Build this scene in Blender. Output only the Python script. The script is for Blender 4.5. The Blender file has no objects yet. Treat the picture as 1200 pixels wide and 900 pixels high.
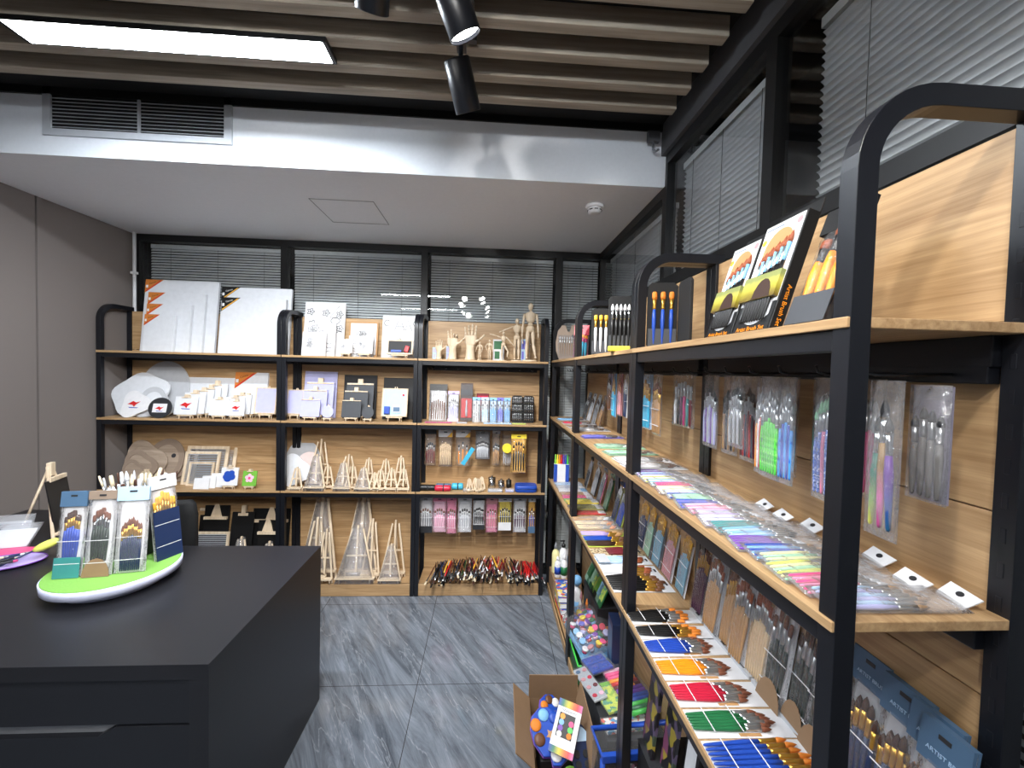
import bpy, math, random
from mathutils import Matrix, Vector, Euler
random.seed(7)
C = bpy.context.scene.collection
R = math.radians
PI = math.pi

# ------------------------------------------------------------------ materials
def nmat(name):
    m = bpy.data.materials.new(name); m.use_nodes = True
    return m, m.node_tree.nodes, m.node_tree.links, m.node_tree.nodes['Principled BSDF']

def lin(c):
    return tuple((x / 12.92 if x <= .04045 else ((x + .055) / 1.055) ** 2.4) for x in c)

MATS = {}
def col(name, rgb, rough=.5, metal=0., noise=0., nscale=30., coat=0., spec=.5, bump=0.):
    """plain surface colour (sRGB 0..1) with a little procedural mottling"""
    m, N, L, p = nmat(name)
    c = lin(rgb) + (1,)
    p.inputs['Roughness'].default_value = rough
    p.inputs['Metallic'].default_value = metal
    p.inputs['Coat Weight'].default_value = coat
    p.inputs['Specular IOR Level'].default_value = spec
    tc = N.new('ShaderNodeTexCoord'); nz = N.new('ShaderNodeTexNoise')
    nz.inputs['Scale'].default_value = nscale; nz.inputs['Detail'].default_value = 4
    L.new(tc.outputs['Object'], nz.inputs['Vector'])
    rp = N.new('ShaderNodeValToRGB')
    k = noise or .04
    rp.color_ramp.elements[0].color = tuple(x * (1 - k) for x in c[:3]) + (1,)
    rp.color_ramp.elements[1].color = tuple(min(1, x * (1 + k)) for x in c[:3]) + (1,)
    rp.color_ramp.elements[0].position = .3; rp.color_ramp.elements[1].position = .7
    L.new(nz.outputs['Fac'], rp.inputs['Fac']); L.new(rp.outputs['Color'], p.inputs['Base Color'])
    if bump:
        b = N.new('ShaderNodeBump'); b.inputs['Strength'].default_value = bump; b.inputs['Distance'].default_value = .002
        L.new(nz.outputs['Fac'], b.inputs['Height']); L.new(b.outputs['Normal'], p.inputs['Normal'])
    MATS[name] = m
    return m

def wood(name, a, b, axis, scale=1., rough=.45):
    """long-grained light timber, grain running along axis"""
    m, N, L, p = nmat(name)
    tc = N.new('ShaderNodeTexCoord'); mp = N.new('ShaderNodeMapping')
    sc = [75., 75., 75.]; sc['xyz'.index(axis)] = 2.6
    mp.inputs['Scale'].default_value = [s * scale for s in sc]
    L.new(tc.outputs['Object'], mp.inputs['Vector'])
    n1 = N.new('ShaderNodeTexNoise'); n1.inputs['Scale'].default_value = 1.4; n1.inputs['Detail'].default_value = 8
    n1.inputs['Roughness'].default_value = .68; n1.inputs['Distortion'].default_value = .5
    L.new(mp.outputs['Vector'], n1.inputs['Vector'])
    mp2 = N.new('ShaderNodeMapping'); s2 = [14., 14., 14.]; s2['xyz'.index(axis)] = 1.6
    mp2.inputs['Scale'].default_value = [s * scale for s in s2]
    L.new(tc.outputs['Object'], mp2.inputs['Vector'])
    w = N.new('ShaderNodeTexNoise'); w.inputs['Scale'].default_value = .55; w.inputs['Detail'].default_value = 2
    w.inputs['Distortion'].default_value = 1.2
    L.new(mp2.outputs['Vector'], w.inputs['Vector'])
    mul = N.new('ShaderNodeMath'); mul.operation = 'MULTIPLY'; mul.inputs[1].default_value = 9.
    L.new(w.outputs['Fac'], mul.inputs[0])
    fr = N.new('ShaderNodeMath'); fr.operation = 'PINGPONG'; fr.inputs[1].default_value = 1.
    L.new(mul.outputs[0], fr.inputs[0])
    mx = N.new('ShaderNodeMath'); mx.operation = 'MULTIPLY_ADD'; mx.inputs[1].default_value = .20
    L.new(fr.outputs[0], mx.inputs[0]); L.new(n1.outputs['Fac'], mx.inputs[2])
    rp = N.new('ShaderNodeValToRGB')
    rp.color_ramp.elements[0].color = lin(b) + (1,); rp.color_ramp.elements[1].color = lin(a) + (1,)
    rp.color_ramp.elements[0].position = .36; rp.color_ramp.elements[1].position = .80
    L.new(mx.outputs[0], rp.inputs['Fac']); L.new(rp.outputs['Color'], p.inputs['Base Color'])
    p.inputs['Roughness'].default_value = rough
    bp = N.new('ShaderNodeBump'); bp.inputs['Strength'].default_value = .12; bp.inputs['Distance'].default_value = .002
    L.new(n1.outputs['Fac'], bp.inputs['Height']); L.new(bp.outputs['Normal'], p.inputs['Normal'])
    MATS[name] = m
    return m

def film(name, tint=(1, 1, 1), ior=1.45, rough=.12, crinkle=.35, scale=45., milk=0.):
    """clear plastic or window glass: sees through, mirrors at the surface"""
    m, N, L, p = nmat(name)
    N.remove(p)
    out = N['Material Output']
    tr = N.new('ShaderNodeBsdfTransparent'); tr.inputs['Color'].default_value = tint + (1,)
    gl = N.new('ShaderNodeBsdfGlossy'); gl.inputs['Roughness'].default_value = rough
    fr = N.new('ShaderNodeLayerWeight'); fr.inputs['Blend'].default_value = .5
    pw = N.new('ShaderNodeMath'); pw.operation = 'POWER'; pw.inputs[1].default_value = 5.
    L.new(fr.outputs['Facing'], pw.inputs[0])
    f0 = ((ior - 1) / (ior + 1)) ** 2
    ma = N.new('ShaderNodeMath'); ma.operation = 'MULTIPLY_ADD'; ma.inputs[1].default_value = 1 - f0; ma.inputs[2].default_value = f0
    L.new(pw.outputs[0], ma.inputs[0])
    mx = N.new('ShaderNodeMixShader')
    L.new(ma.outputs[0], mx.inputs['Fac']); L.new(tr.outputs[0], mx.inputs[1]); L.new(gl.outputs[0], mx.inputs[2])
    last = mx
    if crinkle:
        tc = N.new('ShaderNodeTexCoord'); nz = N.new('ShaderNodeTexNoise')
        nz.inputs['Scale'].default_value = scale; nz.inputs['Detail'].default_value = 3
        L.new(tc.outputs['Object'], nz.inputs['Vector'])
        b = N.new('ShaderNodeBump'); b.inputs['Strength'].default_value = crinkle; b.inputs['Distance'].default_value = .01
        L.new(nz.outputs['Fac'], b.inputs['Height'])
        L.new(b.outputs['Normal'], gl.inputs['Normal']); L.new(b.outputs['Normal'], fr.inputs['Normal'])
    if milk:
        df = N.new('ShaderNodeBsdfDiffuse'); df.inputs['Color'].default_value = (.9, .9, .92, 1)
        m2 = N.new('ShaderNodeMixShader'); m2.inputs['Fac'].default_value = milk
        L.new(mx.outputs[0], m2.inputs[1]); L.new(df.outputs[0], m2.inputs[2]); last = m2
    L.new(last.outputs[0], out.inputs['Surface'])
    MATS[name] = m
    return m

def glow(name, rgb, strength):
    m, N, L, p = nmat(name)
    p.inputs['Base Color'].default_value = rgb + (1,)
    p.inputs['Emission Color'].default_value = rgb + (1,)
    p.inputs['Emission Strength'].default_value = strength
    MATS[name] = m
    return m

def marble(name):
    m, N, L, p = nmat(name)
    tc = N.new('ShaderNodeTexCoord'); mp = N.new('ShaderNodeMapping')
    mp0 = N.new('ShaderNodeMapping'); mp0.inputs['Rotation'].default_value = (0, 0, R(58)); L.new(tc.outputs['Object'], mp0.inputs['Vector'])
    mp.inputs['Scale'].default_value = (.55, 4.2, 1)
    L.new(mp0.outputs['Vector'], mp.inputs['Vector'])
    n1 = N.new('ShaderNodeTexNoise'); n1.inputs['Scale'].default_value = 3.6; n1.inputs['Detail'].default_value = 14
    n1.inputs['Roughness'].default_value = .74; n1.inputs['Distortion'].default_value = .8
    L.new(mp.outputs['Vector'], n1.inputs['Vector'])
    r1 = N.new('ShaderNodeValToRGB'); e = r1.color_ramp.elements
    e[0].position = .3; e[0].color = lin((.25, .27, .30)) + (1,)
    e[1].position = .75; e[1].color = lin((.57, .60, .645)) + (1,)
    L.new(n1.outputs['Fac'], r1.inputs['Fac'])
    # pale hairline veins
    n2 = N.new('ShaderNodeTexNoise'); n2.inputs['Scale'].default_value = 2.; n2.inputs['Detail'].default_value = 6
    n2.inputs['Distortion'].default_value = .25
    L.new(mp.outputs['Vector'], n2.inputs['Vector'])
    sb = N.new('ShaderNodeMath'); sb.operation = 'SUBTRACT'; sb.inputs[1].default_value = .5
    L.new(n2.outputs['Fac'], sb.inputs[0])
    ab = N.new('ShaderNodeMath'); ab.operation = 'ABSOLUTE'; L.new(sb.outputs[0], ab.inputs[0])
    r2 = N.new('ShaderNodeValToRGB'); e = r2.color_ramp.elements
    e[0].position = 0; e[0].color = (.5, .5, .5, 1); e[1].position = .007; e[1].color = (0, 0, 0, 1)
    L.new(ab.outputs[0], r2.inputs['Fac'])
    mx = N.new('ShaderNodeMixRGB'); mx.inputs['Color2'].default_value = lin((.62, .64, .67)) + (1,)
    L.new(r2.outputs['Color'], mx.inputs['Fac']); L.new(r1.outputs['Color'], mx.inputs['Color1'])
    # tile joints every 0.75 m
    sx = N.new('ShaderNodeSeparateXYZ'); L.new(tc.outputs['Object'], sx.inputs[0])
    lines = None
    for ax, off in (('X', .33), ('Y', .12)):
        ad = N.new('ShaderNodeMath'); ad.inputs[1].default_value = 50 * .75 + off
        L.new(sx.outputs[ax], ad.inputs[0])
        md = N.new('ShaderNodeMath'); md.operation = 'MODULO'; md.inputs[1].default_value = .75; L.new(ad.outputs[0], md.inputs[0])
        lt = N.new('ShaderNodeMath'); lt.operation = 'LESS_THAN'; lt.inputs[1].default_value = .0035; L.new(md.outputs[0], lt.inputs[0])
        if lines is None: lines = lt
        else:
            mm = N.new('ShaderNodeMath'); mm.operation = 'MAXIMUM'
            L.new(lines.outputs[0], mm.inputs[0]); L.new(lt.outputs[0], mm.inputs[1]); lines = mm
    m3 = N.new('ShaderNodeMixRGB'); m3.inputs['Color2'].default_value = lin((.22, .22, .23)) + (1,)
    L.new(lines.outputs[0], m3.inputs['Fac']); L.new(mx.outputs[0], m3.inputs['Color1'])
    L.new(m3.outputs[0], p.inputs['Base Color'])
    p.inputs['Roughness'].default_value = .07
    MATS[name] = m
    return m

def ramp_band(name, stops, axis, rough=.35, noise=0.):
    """print whose colour runs along one axis of the object (0..1 generated)"""
    m, N, L, p = nmat(name)
    tc = N.new('ShaderNodeTexCoord'); sp = N.new('ShaderNodeSeparateXYZ')
    L.new(tc.outputs['Generated'], sp.inputs[0])
    src = sp.outputs['XYZ'.index(axis.upper())]
    if noise:
        nz = N.new('ShaderNodeTexNoise'); nz.inputs['Scale'].default_value = 6; nz.inputs['Detail'].default_value = 5
        L.new(tc.outputs['Generated'], nz.inputs['Vector'])
        ma = N.new('ShaderNodeMath'); ma.operation = 'MULTIPLY_ADD'; ma.inputs[1].default_value = noise
        L.new(nz.outputs['Fac'], ma.inputs[0]); L.new(src, ma.inputs[2]); src = ma.outputs[0]
    rp = N.new('ShaderNodeValToRGB'); e = rp.color_ramp.elements
    while len(e) < len(stops): e.new(.5)
    for k, (pos, c) in enumerate(stops): e[k].position = pos; e[k].color = lin(c) + (1,)
    L.new(src, rp.inputs['Fac']); L.new(rp.outputs['Color'], p.inputs['Base Color'])
    p.inputs['Roughness'].default_value = rough
    MATS[name] = m
    return m

def speckle(name, base, dots, scale=40., rough=.4):
    """busy many-coloured print"""
    m, N, L, p = nmat(name)
    tc = N.new('ShaderNodeTexCoord'); v = N.new('ShaderNodeTexVoronoi'); v.inputs['Scale'].default_value = scale
    L.new(tc.outputs['Object'], v.inputs['Vector'])
    rp = N.new('ShaderNodeValToRGB'); rp.color_ramp.interpolation = 'CONSTANT'; e = rp.color_ramp.elements
    cs = [base, base] + dots
    while len(e) < len(cs): e.new(.5)
    for k, c in enumerate(cs): e[k].position = k / len(cs); e[k].color = lin(c) + (1,)
    sp = N.new('ShaderNodeSeparateXYZ'); L.new(v.outputs['Color'], sp.inputs[0])
    L.new(sp.outputs[0], rp.inputs['Fac']); L.new(rp.outputs['Color'], p.inputs['Base Color'])
    p.inputs['Roughness'].default_value = rough
    MATS[name] = m
    return m

PAL = dict(
    black=((.055, .055, .06), .45), soft_black=((.09, .09, .10), .6), charcoal=((.16, .165, .18), .5), dark_grey=((.25, .26, .28), .5),
    grey=((.5, .51, .53), .5), light_grey=((.74, .75, .77), .5), white=((.93, .93, .94), .5), canvas=((.85, .86, .88), .8), paper=((.89, .89, .90), .6),
    cream=((.88, .82, .70), .55), pale_wood=((.86, .75, .60), .55), grey_wood=((.56, .49, .43), .65), tan=((.72, .55, .36), .55),
    brown=((.40, .25, .15), .5), dark_brown=((.23, .14, .10), .5), rust=((.56, .28, .15), .6), bristle=((.45, .25, .16), .7), sable=((.28, .17, .12), .7),
    orange=((.95, .58, .10), .4), orange_tip=((.86, .50, .16), .65), amber=((.93, .70, .22), .5), yellow=((.95, .85, .25), .45), pale_yellow=((.95, .92, .68), .45), lemon=((.86, .88, .40), .7),
    red=((.80, .13, .14), .4), crimson=((.76, .12, .24), .4), maroon=((.42, .12, .16), .45), pink=((.93, .55, .68), .45), hot_pink=((.90, .30, .52), .45), pale_pink=((.95, .75, .83), .45), magenta=((.72, .16, .42), .45),
    lilac=((.74, .66, .88), .45), lavender=((.72, .72, .88), .5), purple=((.45, .24, .66), .4), plum=((.32, .17, .30), .45), violet_blue=((.42, .42, .80), .4),
    blue=((.13, .28, .68), .4), royal=((.13, .29, .67), .4), navy=((.12, .18, .32), .45), sky=((.50, .72, .90), .45), pale_blue=((.70, .82, .93), .45), cyan=((.25, .68, .82), .45), steel_blue=((.30, .42, .54), .5), dusty_blue=((.46, .62, .70), .5),
    teal=((.25, .55, .55), .45), turquoise=((.36, .72, .68), .45), mint=((.66, .87, .72), .45), green=((.13, .42, .25), .4), bright_green=((.28, .78, .30), .4), leaf=((.45, .70, .25), .5), sage=((.58, .72, .62), .5), dark_green=((.09, .16, .13), .45), lime=((.55, .80, .30), .6), olive=((.55, .53, .22), .6), yellow_green=((.78, .84, .36), .5),
    card_brown=((.56, .45, .34), .75), dusty_pink=((.80, .56, .58), .5), grey_pack=((.42, .41, .40), .5))
for k, (c, r) in PAL.items(): col(k, c, r)
col('shell_pink', (.84, .76, .74), .6); col('mauve_grey', (.52, .50, .56), .5); col('silver', (.78, .79, .80), .28, .9); col('gold', (.85, .66, .30), .3, .85); col('copper', (.75, .5, .35), .3, .85); col('chrome', (.8, .81, .82), .15, 1.)
col('black_steel', (.075, .082, .105), .36, 0, .05, 200, 0, .5, .04)
col('black_fabric', (.07, .07, .075), .8, 0, .2, 300)
col('desk_black', (.115, .115, .13), .36, 0, .12, 260, 0, .5, .05)
col('desk_drawer', (.105, .11, .13), .45, 0, .12, 260)
col('plaster', (.88, .87, .85), .8, 0, .015, 60, 0, .3, .03)
col('soffit_white', (.92, .93, .95), .75, 0, .015, 60, 0, .3, .03)
col('wall_cloth', (.485, .455, .44), .85, 0, .06, 400, 0, .3, .1)
col('upper_black', (.05, .05, .055), .8)
col('trim_black', (.06, .06, .065), .45)
col('trim_grey', (.30, .30, .31), .6)
col('blind_silver', (.86, .87, .88), .4, .1); col('blind_silver_dim', (.74, .75, .77), .45, .1); col('label_orange', (.80, .48, .20), .5)
col('shell_dark', (.20, .20, .21), .9)
col('room_white', (.75, .75, .76), .8)
col('table_green', (.46, .65, .30), .75, 0, .08, 200, 0, .3, .1)
col('foam_white', (.80, .82, .92), .6)
wood('oak_x', (.76, .63, .465), (.60, .465, .315), 'x')
wood('oak_y', (.80, .655, .47), (.655, .505, .34), 'y')
wood('beam_oak', (.66, .61, .545), (.50, .455, .40), 'x', .6, .6)
wood('pine_z', (.91, .84, .74), (.79, .70, .58), 'z', .8, .55)
wood('grey_ply', (.68, .61, .54), (.53, .46, .40), 'x', .5, .7)
film('glass_pane', (.95, .96, .96), 1.5, .02, 0)
film('clear_bag', (.985, .985, .99), 1.6, .09, 1.4, 40., .06); film('crinkle_bag', (.97, .97, .98), 1.8, .10, 2.2, 30., .14)  # crinkle_bag has extra milk mixed in as white glare
film('clear_box', (.93, .94, .95), 1.5, .05, .1, 20., .04)
film('milky_bag', (.92, .93, .95), 1.5, .12, .6, 35., .22)
glow('led_white', (.84, .92, 1.), 170.); glow('led_dim', (.9, .95, 1.), 75.)
glow('lens_white', (1., .98, .94), 60.)
marble('floor_marble')
ramp_band('rainbow', [(0, (.12, .25, .62)), (.2, (.10, .45, .30)), (.42, (.80, .72, .10)), (.62, (.85, .40, .08)), (.8, (.75, .12, .15)), (1, (.75, .35, .60))], 'x')
ramp_band('rainbow_brush', [(0, (.75, .75, .35)), (.3, (.2, .55, .4)), (.55, (.75, .3, .6)), (.8, (.45, .2, .65)), (1, (.15, .4, .6))], 'x')
ramp_band('ombre_green', [(0, (.80, .78, .35)), (.35, (.55, .7, .35)), (.7, (.1, .45, .36)), (1, (.1, .45, .36))], 'z')
ramp_band('ombre_pink', [(0, (.62, .25, .45)), (.35, (.8, .35, .62)), (.7, (.6, .45, .18)), (1, (.6, .45, .18))], 'z')
ramp_band('ombre_purple', [(0, (.1, .35, .5)), (.35, (.2, .3, .6)), (.7, (.42, .16, .62)), (1, (.42, .16, .62))], 'z')
ramp_band('landscape', [(0, (.22, .18, .10)), (.25, (.45, .38, .15)), (.55, (.66, .62, .22)), (.8, (.76, .73, .34)), (1, (.55, .58, .35))], 'z', .35, .35)
ramp_band('marker_case', [(0, (.3, .6, .4)), (.2, (.25, .45, .7)), (.45, (.3, .25, .5)), (.62, (.9, .45, .25)), (.8, (.95, .6, .75)), (1, (.92, .7, .85))], 'y', .3)
ramp_band('fruit_print', [(0, (.85, .35, .2)), (.5, (.8, .5, .15)), (1, (.15, .18, .2))], 'z', .4, .4)
speckle('floral_print', (.12, .11, .13), [(.5, .28, .4), (.62, .55, .22), (.25, .3, .24), (.35, .3, .4)], 28)
speckle('comic_print', (.25, .42, .75), [(.9, .85, .8), (.85, .35, .3), (.95, .85, .4)], 45)
speckle('sticker_print', (.90, .88, .86), [(.85, .4, .35), (.35, .6, .75), (.4, .65, .4)], 60)
speckle('leopard_print', (.82, .75, .62), [(.35, .26, .18), (.7, .6, .45)], 130)
speckle('green_print', (.78, .84, .36), [(.6, .75, .3), (.35, .6, .5)], 70)
speckle('swirl_blue', (.30, .62, .90), [(.12, .42, .80)], 90)
speckle('swirl_green', (.36, .82, .30), [(.25, .70, .25), (.5, .9, .4)], 160)
speckle('glitter_blue', (.45, .55, .85), [(.75, .8, .95), (.35, .45, .7)], 400, .25)
speckle('foam_grey', (.8, .8, .83), [(.86, .86, .9), (.72, .72, .76)], 90)

def M(n): return MATS[n]

# ------------------------------------------------------------------ geometry
class MB:
    """collects shapes for ONE mesh"""
    def __init__(s): s.v = []; s.f = []; s.m = []; s.sm = []
    def add(s, vs, fs, m=0, smooth=False, T=None):
        o = len(s.v)
        s.v += [tuple(T @ Vector(p)) if T is not None else tuple(p) for p in vs]
        s.f += [tuple(i + o for i in f) for f in fs]; s.m += [m] * len(fs); s.sm += [smooth] * len(fs)
        return s
    def box(s, x0, x1, y0, y1, z0, z1, m=0, T=None):
        return s.add([(x0, y0, z0), (x1, y0, z0), (x1, y1, z0), (x0, y1, z0), (x0, y0, z1), (x1, y0, z1), (x1, y1, z1), (x0, y1, z1)],
                     [(3, 2, 1, 0), (4, 5, 6, 7), (0, 1, 5, 4), (1, 2, 6, 5), (2, 3, 7, 6), (3, 0, 4, 7)], m, False, T)
    def rings(s, rings, m=0, smooth=True, caps=True, closed=False, T=None):
        n = len(rings[0]); vs = [p for r in rings for p in r]; fs = []
        K = len(rings)
        for k in range(K if closed else K - 1):
            a, b = k * n, ((k + 1) % K) * n
            for i in range(n):
                j = (i + 1) % n
                fs.append((a + i, a + j, b + j, b + i))
        s.add(vs, fs, m, smooth, T)
        if caps and not closed:
            o = len(s.v) - len(vs)
            s.f += [tuple(o + i for i in reversed(range(n))), tuple(o + (K - 1) * n + i for i in range(n))]
            s.m += [m, m]; s.sm += [False, False]
        return s
    def lathe(s, prof, n=16, c=(0, 0, 0), m=0, ex=1., ey=1., smooth=True, T=None):
        return s.rings([[(c[0] + r * ex * math.cos(2 * PI * i / n), c[1] + r * ey * math.sin(2 * PI * i / n), c[2] + z) for i in range(n)] for r, z in prof], m, smooth, True, False, T)
    def rod(s, p0, p1, r0, r1=None, n=8, m=0, ex=1., ey=1.):
        p0, p1 = Vector(p0), Vector(p1); d = p1 - p0
        T = Matrix.Translation(p0) @ d.to_track_quat('Z', 'Y').to_matrix().to_4x4()
        return s.lathe([(r0, 0), (r0 if r1 is None else r1, d.length)], n, (0, 0, 0), m, ex, ey, True, T)
    def spindle(s, p0, p1, r, n=8, m=0, taper=.7):
        """limb segment with rounded ends"""
        p0, p1 = Vector(p0), Vector(p1); d = p1 - p0; l = d.length
        T = Matrix.Translation(p0) @ d.to_track_quat('Z', 'Y').to_matrix().to_4x4()
        return s.lathe([(r * .35, 0), (r * .85, l * .06), (r, l * .25), (r * .5 * (1 + taper), l * .6), (r * taper * .9, l * .92), (r * taper * .4, l)], n, (0, 0, 0), m, 1, 1, True, T)
    def ball(s, c, r, n=10, m=0, sx=1, sy=1, sz=1):
        k = max(5, n // 2)
        return s.rings([[(c[0] + sx * r * math.sin(PI * (j + .04) / (k + .08)) * math.cos(2 * PI * i / n), c[1] + sy * r * math.sin(PI * (j + .04) / (k + .08)) * math.sin(2 * PI * i / n), c[2] - sz * r * math.cos(PI * j / k)) for i in range(n)] for j in range(k + 1)], m)
    def tube(s, pts, r, n=6, m=0, closed=False):
        pts = [Vector(p) for p in pts]; K = len(pts); rings = []
        up = Vector((0, 0, 1)); d0 = (pts[1] - pts[0]).normalized()
        if abs(d0.dot(up)) > .95: up = Vector((0, 1, 0))
        for k in range(K):
            a = pts[(k - 1) % K] if (k or closed) else pts[k]; b = pts[(k + 1) % K] if (k < K - 1 or closed) else pts[k]
            d = (b - a).normalized(); sx = d.cross(up)
            if sx.length < 1e-4: sx = d.cross(Vector((1, 0, 0)))
            sx.normalize(); u = sx.cross(d); up = u
            rings.append([tuple(pts[k] + r * (math.cos(2 * PI * i / n) * sx + math.sin(2 * PI * i / n) * u)) for i in range(n)])
        return s.rings(rings, m, True, True, closed)
    def sweep(s, pts, side, w, t, m=0):
        """flat bar of width w along SIDE and thickness t, following pts in the plane across SIDE"""
        pts = [Vector(p) for p in pts]; side = Vector(side).normalized(); rings = []
        for k in range(len(pts)):
            a = pts[max(0, k - 1)]; b = pts[min(len(pts) - 1, k + 1)]
            d = (b - a).normalized(); nn = side.cross(d).normalized()
            rings.append([tuple(pts[k] + sx * side * w / 2 + sn * nn * t / 2) for sx, sn in ((-1, -1), (1, -1), (1, 1), (-1, 1))])
        return s.rings(rings, m, False)
    def prism(s, poly, y0, y1, m=0, T=None, smooth=False):
        """outline in x-z, thickness in y"""
        return s.rings([[(x, y0, z) for x, z in poly], [(x, y1, z) for x, z in poly]], m, smooth, True, False, T)
    def plate(s, poly, z0, z1, m=0, T=None):
        """outline in x-y, thickness in z"""
        return s.rings([[(x, y, z0) for x, y in poly], [(x, y, z1) for x, y in poly]], m, False, True, False, T)
    def mesh(s, name):
        me = bpy.data.meshes.new(name); me.from_pydata(s.v, [], s.f)
        for p, mi, sm in zip(me.polygons, s.m, s.sm): p.material_index = mi; p.use_smooth = sm
        me.update()
        import bmesh
        b = bmesh.new(); b.from_mesh(me); bmesh.ops.recalc_face_normals(b, faces=b.faces); b.to_mesh(me); b.free()
        return me

def obj(name, geo, mats, parent=None, bev=0., loc=None, rot=None):
    me = geo.mesh(name) if isinstance(geo, MB) else geo
    if mats is not None:
        me.materials.clear()
        for x in (mats if isinstance(mats, (list, tuple)) else [mats]): me.materials.append(M(x) if isinstance(x, str) else x)
    o = bpy.data.objects.new(name, me); C.objects.link(o)
    if parent is not None: o.parent = parent
    if loc is not None: o.location = loc
    if rot is not None: o.rotation_euler = rot
    if bev:
        b = o.modifiers.new('Bevel', 'BEVEL'); b.width = bev; b.segments = 2; b.limit_method = 'ANGLE'; b.angle_limit = R(40)
    return o

def tag(o, label, cat, group=None):
    o['label'] = label; o['category'] = cat
    if group: o['group'] = group
    return o
def struct(name, geo, mats, parent=None, bev=0.):
    o = obj(name, geo, mats, parent, bev)
    if parent is None: o['kind'] = 'structure'
    return o
def thing(name, label, cat, loc=(0, 0, 0), rot=(0, 0, 0), group=None):
    o = bpy.data.objects.new(name, None); C.objects.link(o); o.empty_display_size = .05
    place(o, loc, rot)
    return tag(o, label, cat, group)
def place(o, loc, rot):
    o.location = loc
    o.rotation_euler = rot.to_euler() if isinstance(rot, Matrix) else rot
def kids(o): return [c for c in ALLKIDS.get(o, [])]
def clone(root, label, loc, rot=None, group=None, maps=None):
    """copy of a thing with copies of its parts and sub-parts"""
    r = root.copy(); C.objects.link(r); r['label'] = label; r.location = loc
    if rot is not None: place(r, loc, rot)
    if group: r['group'] = group
    for ch in list(root.children):
        c = ch.copy(); C.objects.link(c); c.parent = r
        for g in list(ch.children):
            d = g.copy(); C.objects.link(d); d.parent = c
    return r
def text(body, size, mat, parent, loc, rot, name='lettering', align='CENTER', shear=0., sx=1.):
    cu = bpy.data.curves.new(name, 'FONT'); cu.body = body; cu.size = size; cu.align_x = align; cu.align_y = 'CENTER'
    cu.extrude = .0002; cu.shear = shear; cu.resolution_u = 2
    cu.materials.append(M(mat))
    tmp = bpy.data.objects.new(name, cu); C.objects.link(tmp)
    me = bpy.data.meshes.new_from_object(tmp); bpy.data.objects.remove(tmp)
    me.materials.clear(); me.materials.append(M(mat))
    o = bpy.data.objects.new(name, me); C.objects.link(o); o.parent = parent; o.location = loc; o.rotation_euler = rot; o.scale = (sx, 1, 1)
    return o
FRONT = (PI / 2, 0, 0)          # lettering on a face that looks along -y
NTH = ['first', 'second', 'third', 'fourth', 'fifth', 'sixth', 'seventh', 'eighth', 'ninth', 'tenth', 'eleventh', 'twelfth', 'thirteenth', 'fourteenth', 'fifteenth', 'sixteenth', 'seventeenth', 'eighteenth', 'nineteenth', 'twentieth', 'twenty-first', 'twenty-second']
def LEAN(a, z=0.): return (R(-a), 0, R(z))                      # stands leaning back, faces the camera
def LEANR(a, z=0.): return Matrix.Rotation(R(-90 + z), 3, 'Z') @ Matrix.Rotation(R(-a), 3, 'X')   # faces the aisle, leans to the right wall
def FLATR(t=0., z=0., a=0.): return Matrix.Rotation(R(-90 + z), 3, 'Z') @ Matrix.Rotation(R(-90 + a), 3, 'X') @ Matrix.Rotation(R(t), 3, 'Z')  # lies on a right-hand shelf, tips to the wall

# ------------------------------------------------------------------ the room
XL, XR, YB, YN, ZC, ZS, YS = -2.68, .88, 3.30, -2.2, 2.92, 2.61, 2.105
struct('floor', MB().box(-2.9, 1.4, YN - .1, 3.85, -.06, 0), 'floor_marble')
struct('ceiling', MB().box(-2.9, 1.4, YN - .1, 3.85, ZC, ZC + .06), 'upper_black')
struct('ceiling_soffit', MB().box(XL, XR + .03, YS, YB + .05, ZS, ZC), 'soffit_white')
w = MB(); y = 3.36
for y0, y1 in ((2.638, 3.36), (1.433, 2.626), (.225, 1.421), (-.98, .219), (YN, -.986)):
    w.box(XL - .03, XL, y0, y1, 0, ZC)
w.box(XL - .06, XL - .03, YN, 3.36, 0, ZC, 1)
struct('wall_left', w, ['wall_cloth', 'upper_black'])
struct('wall_near', MB().box(-2.9, 1.4, YN - .08, YN, 0, ZC), 'room_white')
struct('wall_shell_back', MB().box(-2.9, 1.4, 3.72, 3.78, 0, ZC), 'shell_dark')  # three unseen shell walls, added to keep the slat gaps dark
struct('wall_shell_right', MB().box(1.3, 1.36, YN, 3.8, 0, ZC), 'shell_dark')
struct('wall_outer_left', MB().box(-2.86, -2.8, YN, 3.8, 0, ZC), 'shell_dark')
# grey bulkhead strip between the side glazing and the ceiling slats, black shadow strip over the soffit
struct('trim_1', MB().box(XR - .02, XR + .05, YN, YS - .002, 2.765, ZC), 'trim_grey')
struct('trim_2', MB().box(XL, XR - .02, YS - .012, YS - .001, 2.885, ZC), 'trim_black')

def window(n, horiz, a0, a1, top, trans=None):
    """aluminium framed glass bay; frame is the parent, the pane its child"""
    f = MB(); g = MB(); t = .05; d0, d1 = (YB, YB + .05) if horiz else (XR, XR + .05)
    def bx(mb, u0, u1, v0, v1, z0, z1):
        if horiz: mb.box(u0, u1, v0, v1, z0, z1)
        else: mb.box(v0, v1, u0, u1, z0, z1)
    bx(f, a0, a0 + t / 2, d0, d1, 0, top); bx(f, a1 - t / 2, a1, d0, d1, 0, top)
    bx(f, a0 + t / 2, a1 - t / 2, d0, d1, top - .05, top); bx(f, a0 + t / 2, a1 - t / 2, d0, d1, 0, .05)
    if trans: bx(f, a0 + t / 2, a1 - t / 2, d0, d1, trans - .02, trans + .032)
    o = struct('window_%d' % n, f, 'trim_black')
    bx(g, a0 + t / 2, a1 - t / 2, d0 + .02, d0 + .026, .05, top - .05)
    obj('window_pane', g, 'glass_pane', o)
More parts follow.
